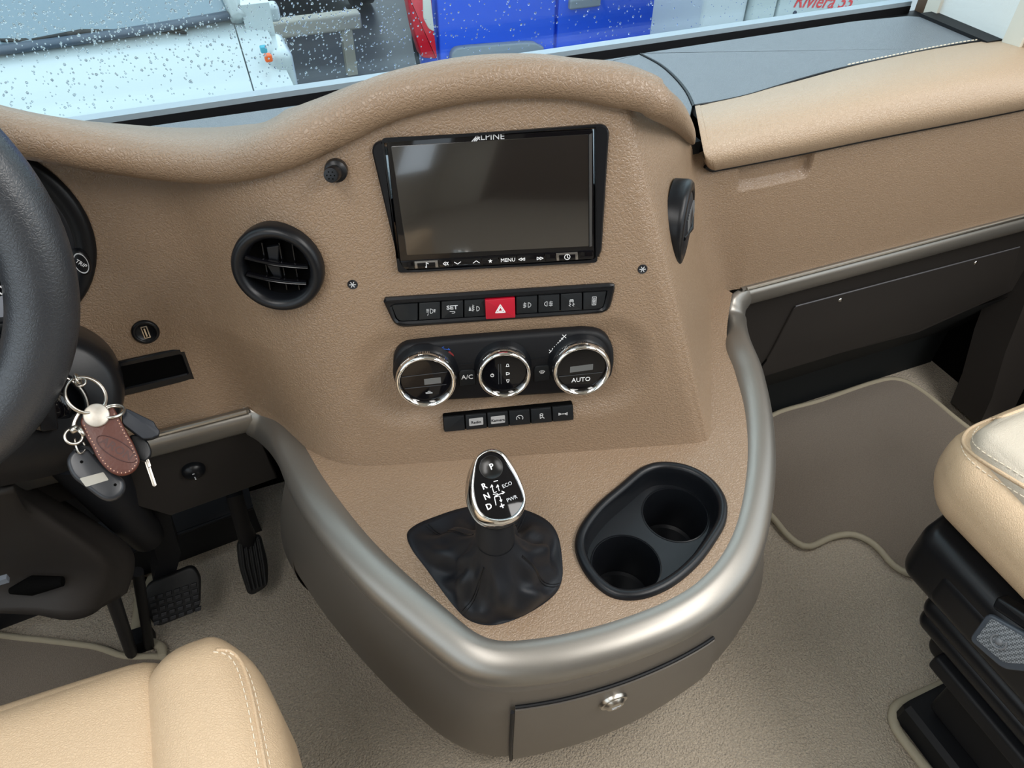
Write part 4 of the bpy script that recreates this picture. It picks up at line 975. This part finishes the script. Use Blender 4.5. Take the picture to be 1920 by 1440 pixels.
# ================================================================== KEYS HANGING FROM THE IGNITION
KD=.655
fkey=Fr(atd(190,830,KD),CAM-atd(190,830,KD)+np.array([0,0,.15]))
def kpt(x,y,h=0): u=fkey.hit(x,y,h); return fkey.P(u[0],u[1],h)
def ring3(c,r,wire,tilt=(0,0,1),n=48,sx=1):
    f=Fr(c,tilt); return tube([f.P(r*sx*math.cos(a),r*math.sin(a)) for a in np.arange(n)*2*math.pi/n],wire,8,True)
GK='keys and fobs hanging from the ignition lock'
c=kpt(161,741,.004); kr=thing('key_ring',c,'large nickel split ring hanging from the ignition key','key ring',GK)
mk('ring',*ring3(c,.0172,.0013,fkey.n*.8+fkey.u*.45),STEEL,kr,'all'); mk('ring',*ring3(c+fkey.n*.0012,.0168,.0012,fkey.n*.8+fkey.u*.5),STEEL,kr,'all')
mk('shackle',*ring3(kpt(146,711,.006),.0045,.0012,fkey.u+fkey.n*.3,24),STEEL,kr,'all')
mk('shackle',*ring3(kpt(151,717,.006),.0040,.0011,fkey.v*.5+fkey.n,24),STEEL,kr,'all')
mk('small_ring',*ring3(kpt(210,771,.001),.0100,.0012,fkey.n+fkey.v*1.1+fkey.u*.3,36),STEEL,kr,'all'); mk('small_ring',*ring3(kpt(211,773,.001),.0096,.0011,fkey.n+fkey.v*1.2+fkey.u*.3,36),STEEL,kr,'all')
lf=thing('leather_fob',kpt(205,835),'brown leather key fob with a round nickel stud and tooled oval emblem','key fob',GK)
fob=[(151,792),(160,817),(172,838),(182,858),(194,874),(208,886),(224,892),(241,890),(255,880),(262,863),(256,845),(248,827),(238,810),(229,792),(220,776),(212,764),(203,768),(190,771),(172,770),(158,778)]
fo2=resamp(catmull(fkey.hits(fob,.004),4,True),96,True)
mk('leather',*prism(fkey,list(fo2),.0,.0055,.002),BROWNL,lf,'all')
sd=resamp(inset(fo2,.0024 if area2(fo2)>0 else .0024),96,True); mb=MB()
for i,p in enumerate(sd):
    y=fkey.P(*p)@fkey.v
    if i%2==0 and (p[1]<fkey.hit(150,800)[1]): mb.add(*lathe(fkey,p,[(.0006,.0052),(.0006,.0060),(.0003,.0062)],6))
g=mb.build('stitching',STITCH,lf); tag(g,kind='stuff')
c=fkey.hit(181,779,.006); mk('stud',*lathe(fkey,c,[(.0102,.0050),(.0104,.0072),(.0100,.0082),(.0094,.0086)],40),DISCM,lf,'all')
ce=fkey.hit(219,842,.006); aa=-1.08
mk('emblem_oval',*tube([fkey.P(ce[0]+.0185*math.cos(t)*math.cos(aa)-.0070*math.sin(t)*math.sin(aa),ce[1]+.0185*math.cos(t)*math.sin(aa)+.0070*math.sin(t)*math.cos(aa),.0056) for t in np.arange(48)*2*math.pi/48],.0005,6,True),BROWND,lf)
text('ARON',fkey,ce,.0098,.0052,BROWND,lf,rot=aa,bold=.02,sx=1.05)
rc=thing('remote_fob',kpt(178,890),'black oval remote fob with a silver sticker behind the leather fob','remote control',GK)
rem=[(125,868),(131,850),(146,840),(164,840),(178,852),(196,870),(215,886),(232,900),(235,915),(228,929),(212,939),(195,938),(178,928),(158,912),(136,894)]
rp=resamp(catmull(fkey.hits(rem,-.006),5,True),80,True)
mk('case',*prism(fkey,list(rp),-.014,-.004,.004),mat('worn black plastic',(.022,.024,.028),.3,spec=.4),rc,'all')
mk('sticker',*prism(fkey,rpoly(fkey.hits([(149,897),(194,885),(204,900),(161,913)],-.004),.001,3),-.0042,-.0037,.0001),GREYL,rc,False)
for x,y in ((153,866),(216,909)): mk('screw_hole',*lathe(fkey,fkey.hit(x,y,-.004),[(.0013,-.0045),(.0013,-.0037)],12),VOID,rc)
P=[kpt(140,822,.0),kpt(143,838,.001),kpt(150,850,-.001),kpt(160,842,-.004),kpt(156,828,-.003)]
mk('wire_loop',*tube(catmull(P,5),.0009,7),STEEL,rc,'all')
mk('eyelet',*tube([kpt(x,y,-.004) for x,y in [(140,846),(152,838),(168,840),(178,850)]],.0022,8),BLK,rc)
sh=thing('snap_hook',kpt(140,800),'small nickel snap hook left of the brown leather fob','clip',GK)
mk('body',*tube(catmull([kpt(149,773,.004),kpt(142,785,.004),kpt(138,797,.004),kpt(140,808,.004)],4),.0020,10),STEEL,sh,'all')
mk('swivel',*lathe(Fr(kpt(140,805,.004),fkey.v),(0,0),[(.0032,-.003),(.0042,0),(.0032,.003)],20,True,True),STEEL,sh,'all')
mk('hook',*ring3(kpt(138,818,.003),.0068,.0013,fkey.n+fkey.u*.3,32),STEEL,sh,'all')
mk('gate',*tube([kpt(146,801,.008),kpt(158,817,.009)],[.0026,.0016],10,flat=.6),STEEL,sh,'all')
dg=thing('alarm_tag',kpt(262,797),'black rectangular plastic tag right of the brown leather fob','key tag',GK)
dn=[(229,776),(234,766),(242,768),(289,791),(293,800),(300,808),(298,817),(291,820),(284,823),(268,824),(229,795)]
mk('case',*prism(fkey,rpoly(fkey.hits(dn,-.001),.0015,4),-.012,.0015,.0015),mat('slate plastic',(.012,.015,.021),.45,spec=.3),dg,30)
ck=thing('car_key',kpt(270,850),'black-headed metal key behind the brown leather fob','key',GK)
kh=[(243,818),(262,816),(277,828),(284,845),(281,858),(270,866),(258,860),(250,845)]
mk('head',*prism(fkey,catmull(fkey.hits(kh,-.006),5,True),-.016,-.006,.002),BLK,ck,'all')
mk('blade',*prism(fkey,fkey.hits([(268,858),(276,856),(294,909),(290,913),(286,911)],-.009),-.011,-.009,.0005),STEEL,ck,30)
mk('blade_collar',*prism(fkey,rpoly(fkey.hits([(272,860),(279,860),(284,874),(279,878)],-.007),.001,3),-.011,-.0065,.0006),STEEL,ck,30)

# ================================================================== RIGHT FOOTWELL
gb=thing('glovebox',(1.0,.75,.3),'dark taupe glovebox with two screws under the right-hand trim','glovebox')
fg=Fr((1.0,.735,.4),(0,-1,.0))
P=[fg.uv(np.array([.60,.735,.512])),fg.uv(onY(1420,705,.735)),fg.uv(onY(1720,625,.735)),fg.uv(onY(1900,545,.735)),fg.uv(np.array([1.5,.735,.40])),fg.uv(np.array([1.5,.735,.512]))]
mk('panel',*prism(fg,P,-.02,0,.003),TAUPED,gb,False)
dp=rpoly([fg.hit(1412,712,.003),fg.hit(1440,672,.003),fg.hit(1490,575,.003),fg.hit(1912,464,.003),fg.hit(1890,545,.003),fg.hit(1720,618,.003)],[.01,.03,.008,.004,.02,.02],6)
mk('door',*prism(fg,dp,-.003,.004,.0018),TAUPED,gb,30)
mk('door_edge_highlight',*tube([fg.P(*fg.hit(1492,574,.004),.004),fg.P(*fg.hit(1912,463,.004),.004)],.0010,6),mat('edge sheen grey',(.22,.22,.24),.35,metal=.5),gb)  # highlight along the door's top edge, put in as a pale grey tube
mk('door_gap',*tube(catmull([fg.P(*fg.hit(x,y,.002),.002) for x,y in [(1491,576),(1474,610),(1452,655),(1422,693)]],4),.0018,6),VOID,gb)
for x,y in ((1576,563),(1830,493)):
    c=fg.hit(x,y,.005); s=mk('screw',*lathe(fg,c,[(.0042,.003),(.0042,.0048),(.003,.0058)],20),CHROME,gb,'all')
mk('kick_plate',*rings([[np.array([x,.735,.30]),np.array([x,.80,.19]),np.array([x,.853,.10]),np.array([x,.855,.0])] for x in (.60,.9,1.2,1.45)],False),mat('dark kick plate',(.010,.012,.013),.7,spec=.2),gb,False)
dt=thing('door_step_trim',(1.46,.7,.0),'dark plastic trim beside the right-hand footwell behind the seat','trim')
mk('side_wall',*box((1.455,.30,.0),(1.50,1.0,.62)),VOID,dt,False)
mk('slanted_post',*rings([[p,p+np.array([.10,0,0]),p+np.array([.10,.08,0]),p+np.array([.0,.08,0])] for p in (onX(1835,800,1.36),onX(1860,745,1.36),onX(1885,660,1.37),onX(1915,585,1.38),onX(1945,500,1.38))],True,True,True),TAUPED,dt,30)
mk('armrest_panel',*prism(Fr((1.44,.8,.5),(-1,0,0)),[Fr((1.44,.8,.5),(-1,0,0)).hit(x,y) for x,y in [(1882,566),(1925,528),(2000,480),(2000,640),(1925,590)]],-.01,.004,.002),BEIGE,dt,False)

# floor mats
def floormat(px,name,label,m,h=.012,closed=True,bind=True,extra=None):
    t=thing(name,onZ(*px[0],0),label,'floor mat','cab floor mats'); f=Fr((0,0,0),(0,0,1),up=(0,1,0))
    P=catmull([onZ(x,y,h)[:2] for x,y in px],6,True); mk('carpet_pile',*prism(f,P,.0005,h,.003),m,t,30)
    mk('binding',*tube([np.array([p[0],p[1],h-.002]) for p in resamp(P,160,True)],.0062,8,True),BIND,t,'all'); return t
floormat([(1300,1010-60),(1380,860),(1440,783),(1540,750),(1640,716),(1685,711),(1730,733),(1800,790),(1880,850),(1990,960),(1960,1020),(1850,1040),(1770,1062),(1722,1077),(1680,1062),(1640,1020),(1600,1001),(1560,1006),(1515,1024),(1480,1005),(1445,965),(1400,930)],'floor_mat','taupe floor mat with wavy bound edge in the passenger footwell',MATC)
floormat([(-600,1120),(-200,1160),(0,1191),(90,1201),(180,1213),(235,1230),(320,1236),(360,1300),(340,1420),(0,1600),(-600,1600)],'floor_mat','taupe floor mat with bound edge below the left seat',MATC)
cs=thing('carpet_edge',onZ(262,1150,0),'bound carpet edge strips left of the brake pedal','carpet edge')
mk('binding',*tube(catmull([onZ(x,y,.012) for x,y in [(262,1082),(262,1110),(258,1150),(254,1185),(250,1206)]],5),.0085,10,flat=.8),BIND,cs,'all')
mk('binding',*tube(catmull([onZ(x,y,.012) for x,y in [(298,1074),(284,1085),(277,1110),(274,1150),(272,1185),(276,1203),(290,1206),(303,1215),(304,1232)]],5),.0080,10,flat=.8),BIND,cs,'all')
mk('gap',*tube([onZ(x,y,.004) for x,y in [(271,1085),(267,1130),(262,1205)]],.006,6),VOID,cs)
sb=thing('carpet_binding',onZ(1740,1310,0),'bound carpet edge around the black rail cover under the right seat','carpet edge')
mk('binding',*tube(catmull([onZ(x,y,.01) for x,y in [(1800,1270),(1740,1297),(1692,1318),(1676,1335),(1680,1365),(1720,1420),(1770,1480)]],5),.0085,10,flat=.8),BIND,sb,'all')

# ================================================================== SEATS
from mathutils.bvhtree import BVHTree
def caster(VF): 
    V,Fc=VF; return BVHTree.FromPolygons([Vector(v) for v in V],Fc)
def cast(trees,px,py,off=.0005):
    r=nrm(ray(px,py)); best=None
    for t in trees:
        h=t.ray_cast(Vector(CAM),Vector(r))
        if h[0] is not None and (best is None or h[3]<best[1]): best=(np.array(h[0]),h[3])
    return None if best is None else best[0]-r*off
ds=thing('driver_seat',(-.34,.1,.0),'cream leather driver seat cushion at the bottom left','seat')
def seatx(v):
    v=np.array(v); return v
cA=rbox((-.62,-.25,.36),(-.165,.472,.497),.058,bulge=.008,N=14); cB=rbox((-.212,-.25,.33),(-.088,.464,.508),.050,bulge=.004,N=14)
def taper(VF,x0,z1,amt):
    "plan-round the front outer corner of the bolster"
    V,Fc=VF; out=[]
    for v in V:
        v=np.array(v); y=v[1]; 
        s=max(0,(y-.33)/.134); v[0]-=max(0,(v[0]+.15)/.062)*.030*s*s; 
        v[1]-= .012*max(0,(v[0]+.15)/.06)**2*s
        out.append(v)
    return out,Fc
cB=taper(cB,0,0,0)
mk('cushion',*cA,SEATL,ds,'all'); mk('bolster',*cB,SEATL,ds,'all'); TR=[caster(cA),caster(cB)]
def seam_on(trees,pts,r,name,m,parent,off=.0006,n=5):
    P=[cast(trees,x,y,off) for x,y in catmull([np.array(p,float) for p in pts],n)]; P=[p for p in P if p is not None]
    if len(P)>2: return mk(name,*tube(P,r,8),m,parent,'all')
def stitch_on(trees,pts,name,m,parent,step=.007,r=.0006,off=.0008):
    P=[cast(trees,x,y,off) for x,y in catmull([np.array(p,float) for p in pts],8)]; P=[p for p in P if p is not None]
    if len(P)<3: return
    L=sum(np.linalg.norm(a-b) for a,b in zip(P[:-1],P[1:])); Q=resamp(P,max(4,int(L/step))); mb=MB()
    for a,b in zip(Q[:-1],Q[1:]): mb.add(*tube([a,a+(b-a)*.62],r,5))
    g=mb.build(name,m,parent); tag(g,kind='stuff'); return g
pipe=[(405,1219),(432,1222),(453,1245),(468,1290),(480,1345),(490,1400),(500,1455)]
seam_on(TR,pipe,.0022,'piping',SEATL,ds,-.0006)
stitch_on(TR,[(400,1222),(425,1227),(443,1250),(457,1293),(469,1347),(479,1400),(488,1455)],'stitching',THREAD,ds)
stitch_on(TR,[(418,1218),(444,1232),(466,1262),(481,1310),(492,1365),(502,1415),(510,1455)],'stitching',THREAD,ds)
mk('seat_base',*rbox((-.60,-.25,.10),(-.115,.40,.37),.03),BLKM,ds,'all')

ps=thing('passenger_seat',(.95,.1,.0),'cream leather swivel seat with black base at the right edge','seat')
pc=rbox((.700,-.35,.425),(1.22,.372,.555),.055,bulge=.014,N=14)
def shp(v): 
    v=np.array(v,float); s=max(0,(v[1]-.22)/.15); l=max(0,(.80-v[0])/.10); v[1]-=.020*s*l*l; return v
pc=([shp(v) for v in pc[0]],pc[1])
mk('cushion',*pc,SEATL,ps,'all'); TP=[caster(pc)]
top=rbox((.722,-.35,.50),(1.20,.352,.5675),.024,bulge=.012,N=12); top=([shp(v) for v in top[0]],top[1]); mk('centre_panel',*top,SEATW,ps,'all'); TP2=TP+[caster(top)]
seam_on(TP2,[(1925,765),(1880,782),(1845,792),(1815,808),(1806,830),(1825,852),(1870,882),(1925,915)],.0026,'piping',SEATL,ps,-.0005)
stitch_on(TP2,[(1835,800),(1824,815),(1826,832),(1850,852),(1890,876),(1925,898)],'stitching',THREAD,ps)
stitch_on(TP2,[(1808,820),(1803,838),(1818,862),(1860,895),(1925,935)],'stitching',THREAD,ps)
sh_=rbox((.687,-.35,.335),(1.22,.332,.430),.022,N=12); sh_=([shp(v) for v in sh_[0]],sh_[1]); mk('seat_shell',*sh_,BLK,ps,'all')
sh2=rbox((.684,-.35,.345),(.72,.265,.405),.014,N=10); mk('side_cover',*sh2,BLK,ps,'all')
for k,(z,dx) in enumerate(((.325,.012),(.297,.006),(.268,.010))):
    b_=rbox((.705+dx,-.35,z-.018),(1.18,.285-dx,z+.018),.0175,N=10); b_=([shp(v) for v in b_[0]],b_[1]); mk('bellows',*b_,BLKM if k==3 else BLK,ps,'all')
mk('bellows_core',*rbox((.735,-.35,.20),(1.16,.25,.34),.02),BLKM,ps,'all')
mk('swivel_plate',*rbox((.716,-.40,.212),(1.15,.222,.240),.006),BLKM,ps,'all')
mk('seat_frame',*rbox((.775,-.40,.064),(1.12,.205,.20),.01),BLKM,ps,'all')
# control paddle on the side
pf=Fr(np.array([.676,.13,.37]),(-1,-.05,.35))
op=[(1815,1200),(1850,1149),(1925,1190),(1990,1235),(1940,1262),(1880,1256)]
ip=[(1829,1198),(1859,1159),(1925,1198),(1975,1232),(1938,1246),(1882,1242)]
pz=fl2=None
mk('lever_plate',*prism(pf,rpoly(pf.hits(op,.006),.008,5),-.012,.006,.003),mat('lever grey',(.05,.06,.075),.35,spec=.5),ps,30)
def checkmat():
    m=mat('knurled grey',(.20,.22,.24),.45); nt=m.node_tree; b=nt.nodes['Principled BSDF']; tc=nt.nodes.new('ShaderNodeTexCoord'); mp=nt.nodes.new('ShaderNodeMapping'); mp.inputs['Rotation'].default_value=(.6,.0,.785)
    ck=nt.nodes.new('ShaderNodeTexChecker'); ck.inputs['Scale'].default_value=520; nt.links.new(tc.outputs['Object'],mp.inputs[0]); nt.links.new(mp.outputs[0],ck.inputs['Vector'])
    bp_=nt.nodes.new('ShaderNodeBump'); bp_.inputs['Distance'].default_value=.0012; bp_.inputs['Strength'].default_value=.9; nt.links.new(ck.outputs['Fac'],bp_.inputs['Height']); nt.links.new(bp_.outputs[0],b.inputs['Normal']); 
    ck.inputs['Color1'].default_value=(.26,.28,.30,1); ck.inputs['Color2'].default_value=(.07,.08,.09,1); nt.links.new(ck.outputs['Color'],b.inputs['Base Color']); return m
mk('lever_grip',*prism(pf,rpoly(pf.hits(ip,.0065),.004,4),.004,.0072,.0005),checkmat(),ps,30)
c=pf.hit(1872,1203,.008)
mk('lever_emblem',*lathe(pf,c,[(.0045,.007),(.0042,.0085),(.001,.009)],20),GREYP if False else mat('lever emblem grey',(.16,.17,.185),.4),ps,'all')
mk('lever_emblem',*tube([pf.P(c[0]+.0082*math.cos(a),c[1]+.0082*math.sin(a),.0078) for a in np.radians(np.linspace(-230,60,22))],.0014,8),mat('lever emblem grey',(.16,.17,.185),.4),ps,'all')
mk('lever_arm',*prism(pf,rpoly(pf.hits([(1858,1140),(1868,1118),(1935,1160),(2000,1200),(1990,1225),(1925,1185)],.004),.005,5),-.015,.004,.004),BLK,ps,30)
rcv=thing('rail_cover',onZ(1760,1380,0),'black angular rail cover on the carpet under the right seat','rail cover')
z1=.055; R4=[onZ(1692,1318,z1),onZ(1778,1284,z1)]
x0=R4[0][0]; 
pr_=[(x0+.008,.002),(x0+.0,.012),(x0+.001,z1-.008),(x0+.009,z1),(x0+.075,z1+.004),(x0+.16,z1+.004),(x0+.16,.002)]
yf=R4[0][1]
mk('cover',*rings([[np.array([x+(.006 if k==0 else 0),y,z-(.004 if k==0 and z>.02 else 0)]) for x,z in pr_] for k,y in enumerate((yf,yf-.008,-.1,-.5))],True,True,True),BLKM,rcv,30)

# ================================================================== RIGHT PILLAR, WHITE PANEL
XP=1.12
fp=Fr((XP,.85,.82),(-1,0,0))
o=mk('trim_1',*box((XP,.775,.78),(XP+.03,.935,1.95)),WPAN,None,False); o['kind']='structure'
o=mk('trim_2',*box((XP-.006,.925,.785),(XP+.03,.95,1.95)),WFR,None,False); o['kind']='structure'
o=mk('trim_3',*box((XP-.006,.765,.78),(XP+.03,.795,1.95)),WFR,None,False); o['kind']='structure'
o=mk('trim_4',*box((XP+.0,.752,.775),(XP+.05,.766,1.95)),BEIGE2,None,False); o['kind']='structure'
o=mk('trim_5',*box((XP-.03,.80,.790),(XP+.0,.935,.806)),BLKM,None,False); o['kind']='structure'
o=mk('trim_6',*box((XP+.03,.752,.55),(XR,1.0,1.95)),DARKW,None,False); o['kind']='structure'

# ================================================================== OUTSIDE
ZG=-1.15
gr=mk('ground',*box((-40,1.3,ZG-.1),(40,60,ZG)),ASPH,None,False); gr['kind']='structure'
gr=mk('ground',*box((-40,-40,ZG-.1),(40,1.3,ZG)),ASPH,None,False); gr['kind']='structure'
# white van facing us
wv=thing('white_van',(-.8,4.2,ZG),'white van with wipers parked nose-on beyond the windscreen at left','van')
yb=3.50; zb=.10; xe0=.235
prf=[(5.0,.95),(4.25,.56),(3.62,.17),(yb,zb)]
mk('windscreen',*rings([[np.array([x,y+.14*abs((x+1.0)/1.3)**2.5,z]) for y,z in prf] for x in np.linspace(-2.2,xe0-.07,12)],False),VGLASS,wv,'all')
hd=[(yb+.02,zb-.002),(yb-.10,.045),(yb-.30,-.06),(yb-.50,-.20),(yb-.62,-.36),(yb-.68,-.60),(yb-.70,-.95)]
mk('bonnet',*rings([[np.array([x,y+.20*abs((x+1.0)/1.35)**3,z-.02*abs((x+1)/1.35)**2]) for y,z in hd] for x in np.linspace(-2.3,.175,16)],False),VWHITE,wv,'all')
mk('wing',*rings([[np.array([x+.10*min(1,max(0,(zb-z)/.4))*(x-.181)/.119,y+.20*abs((x+1.0)/1.35)**3,z-.017]) for y,z in hd] for x in np.linspace(.181,.30,5)],False),VWHITE,wv,'all')
mk('a_pillar',*tube([np.array([.20,yb+.10,zb]),np.array([.13,4.3,.60]),np.array([.05,5.0,.98])],[.035,.035,.035],10),VWHITE,wv,'all')
mk('side',*box((.22,yb+.1,ZG+.3),(.34,6.5,.15)),VWHITE,wv,False)
mk('rear_body',*box((-2.2,4.9,ZG+.3),(.12,7.5,1.6)),VWHITE,wv,False)
mk('screen_edge',*tube([np.array([x,yb+.01+.14*abs((x+1.0)/1.3)**2.5,zb+.012]) for x in np.linspace(-2.2,.16,14)],.035,8,flat=.5),mat('dark screen edge',(.05,.07,.10),.4),wv,'all')
mk('mirror',*rbox(atd(503,18,3.75)-np.array([.05,.05,.05]),atd(503,18,3.75)+np.array([.05,.05,.03]),.02),VWHITE,wv,'all')
mk('indicator',*rbox(atd(503,108,3.15)-.016,atd(503,108,3.15)+.016,.008),ORANGE,wv,'all')
mk('badge',*rbox(atd(494,92,3.18)-.014,atd(494,92,3.18)+.014,.006),mat('teal badge',(.05,.35,.45),.4),wv,'all')
mk('bumper_corner',*rbox(atd(532,140,3.3)-np.array([.05,.06,.16]),atd(532,140,3.3)+np.array([.05,.2,.12]),.04),VWHITE,wv,'all')
mk('tyre',*lathe(Fr(np.array([.30,3.45,ZG+.33]),(1,0,0)),(0,0),[(.33,-.2),(.34,0),(.31,.04),(.2,.05)],32),RUBBER,wv,'all')
for p,q in (((60,75),(250,58)),((255,60),(350,62)),((0,75),(110,92)),((0,85),(60,95))):
    a=onY(*p,yb-.02); b=onY(*q,yb-.02); a=a+np.array([0,.10,.03]) if False else a; mk('wiper',*tube([onY(p[0],p[1],yb+.05),onY((p[0]+q[0])/2,(p[1]+q[1])/2-6,yb+.06),onY(q[0],q[1],yb+.05)],[.006,.013,.006],8),RUBBER,wv,'all')
# blue van seen from behind
YB_=4.6; fbv=Fr((2.1,YB_,-.3),(0,-1,0))
bv=thing('blue_van',(2.15,5.2,ZG),'bright blue van seen from behind with red tail lamps','van')
def bp3(pts): return [fbv.hit(x,y) for x,y in pts]
uL=fbv.hit(806,60)[0]; uR=fbv.hit(1238,60)[0]
mk('rear_door',*prism(fbv,[(uL+.05,-.62+.3),(fbv.hit(1037,60)[0],-.62+.3),(fbv.hit(1037,60)[0],1.2),(uL+.05,1.2)],-.1,.02,.01),VBLUE,bv,False)
mk('rear_door',*prism(fbv,[(fbv.hit(1043,60)[0],-.62+.3),(uR-.05,-.62+.3),(uR-.05,1.2),(fbv.hit(1043,60)[0],1.2)],-.1,.02,.01),VBLUE,bv,False)
bb_=rbox((uL+2.1-.07,YB_+.02,ZG+.28),(uR+2.1+.07,YB_+4.5,1.1),.10); mk('body',[np.array([v[0]+.26*(v[1]-YB_),v[1],v[2]]) for v in bb_[0]],bb_[1],VBLUE,bv,'all')
mk('tail_lamp',*prism(fbv,rpoly(bp3([(760,-10),(806,-10),(812,60),(818,108),(788,106),(774,60)]),.02,4),-.06,.035,.015),VRED,bv,30)
mk('reversing_lens',*prism(fbv,rpoly(bp3([(789,-8),(804,-8),(811,56),(800,50),(790,30)]),.015,4),.02,.038,.004),VWLENS,bv,30)
mk('tail_lamp',*prism(fbv,rpoly(bp3([(1240,-10),(1262,-10),(1258,30),(1252,63),(1238,62)]),.02,4),-.06,.035,.015),VRED,bv,30)
mk('reversing_lens',*prism(fbv,bp3([(1241,-8),(1258,-8),(1250,10),(1241,24)]),.02,.038,.004),VWLENS,bv,30)
mk('bumper',*rbox((uL+2.1-.02,YB_-.12,-.95),(uR+2.1+.02,YB_+.05,-.62),.05),VBLUE,bv,'all')
mk('bumper_step',*prism(Fr((2.1,YB_-.05,-.3),(0,-1,0)),catmull([Fr((2.1,YB_-.05,-.3),(0,-1,0)).hit(x,y) for x,y in [(845,108),(852,92),(875,87),(940,82),(995,79),(1010,84),(1018,92),(1000,130),(900,135),(850,128)]],4,True),-.05,.02,.01),VBLUED,bv,'all')
mk('door_handle',*rbox(fbv.P(*fbv.hit(1092,2),.02)-np.array([.11,.03,.03]),fbv.P(*fbv.hit(1092,2),.02)+np.array([.11,.01,.03]),.012),VBLUED,bv,'all')
for x in (uL+2.1+.32,uR+2.1+.10): mk('tyre',*lathe(Fr(np.array([x,YB_+.9,ZG+.34]),(1,0,0)),(0,0),[(.2,-.12),(.33,-.11),(.34,0),(.33,.11),(.2,.12)],32),RUBBER,bv,'all')
# camper on the right
cv=thing('white_camper',(3.4,3.6,ZG),'white camper body with red lettering outside at upper right','camper')
fcv=Fr((3.0,3.4,0),(0,-1,0))
def cvx(px): return fcv.hit(px,30)[0]
mk('side_panel',*prism(fcv,[(cvx(1455),ZG+.3),(5,ZG+.3),(5,1.8),(cvx(1455),1.8)],-.5,0,.02),VWHITE,cv,False)
mk('corner_panel',*prism(fcv,[(cvx(1405),ZG+.3),(cvx(1451),ZG+.3),(cvx(1451),1.8),(cvx(1405),1.8)],-.5,.01,.02),VWHITE,cv,False)
mk('grey_panel',*prism(fcv,[(cvx(1322),ZG+.6),(cvx(1403),ZG+.6),(cvx(1403),1.8),(cvx(1322),1.8)],-.5,-.02,.02),VGREY,cv,False)
text('Riviera 55',fcv,fcv.hit(1545,3),.075*1.35,.002,mat('red lettering',(.65,.03,.03),.5),cv,rot=-.12,bold=.01,shear=.25)
for px in (1490,1590,1660): mk('panel_rivet',*lathe(fcv,fcv.hit(px,24),[(.012,0),(.010,.006)],12),VDARK,cv)
# dark car between the vans, cream kerb and wall behind
dc=thing('dark_car',(1.2,7.6,ZG),'dark blue car parked behind between the white and blue vans','car')
q=onY(600,20,7.0)+np.array([-.15,0,0])
mk('body',*rbox((q[0]-.65,7.0,ZG+.25),(q[0]+.75,10.8,ZG+.95),.2),VDARK,dc,'all'); mk('cabin',*rbox((q[0]-.5,8.0,ZG+.8),(q[0]+.6,10.2,ZG+1.5),.25),VGLASS,dc,'all')
for x in (q[0]-.55,q[0]+.65): mk('tyre',*lathe(Fr(np.array([x,7.7,ZG+.31]),(1,0,0)),(0,0),[(.2,-.1),(.30,-.1),(.31,0),(.30,.1),(.2,.1)],28),RUBBER,dc,'all')
dc2=thing('dark_car',(3.4,5.5,ZG),'dark car front beyond the blue van, seen right of its tail lamp','car')
q2=np.array([3.25,5.0,0])
def skw(VF): return [np.array([v[0]+.26*(v[1]-4.6),v[1],v[2]]) for v in VF[0]],VF[1]
mk('body',*skw(rbox((q2[0]-.02,5.0,ZG+.2),(q2[0]+1.3,9,ZG+.95),.15)),VDARK,dc2,'all'); mk('cabin',*skw(rbox((q2[0]+.1,6.0,ZG+.8),(q2[0]+1.2,8.5,ZG+1.45),.2)),VGLASS,dc2,'all')
mk('number_plate',*rbox(atd(1312,42,5.4)-np.array([.05,.02,.05]),atd(1312,42,5.4)+np.array([.05,.0,.05]),.008),VWHITE,dc2,False)
kb=mk('trim_7',*box((-20,10.5,ZG),(30,10.8,ZG+.18)),CREAM,None,False); kb['kind']='structure'; kb.name='kerb'
kb=mk('far_wall',*box((-30,20,ZG),(40,20.4,2.2)),mat('distant wall',(.35,.38,.36),.8),None,False); kb['kind']='structure'
bb=thing('parking_barrier',(1.2,6.6,ZG),'cream painted barrier rail on the asphalt between the vans','barrier')
mk('rail',*rbox(onZ(575,52,-.75)-np.array([.3,0,.06]),onZ(575,52,-.75)+np.array([.42,.12,.06]),.02),CREAM,bb,'all')
for dx in (-.2,.3): p=onZ(575,52,-.75)+np.array([dx,.06,0]); mk('post',*box(p-np.array([.04,.04,0])+np.array([0,0,ZG-p[2]]),p+np.array([.04,.04,0])),CREAM,bb,False)
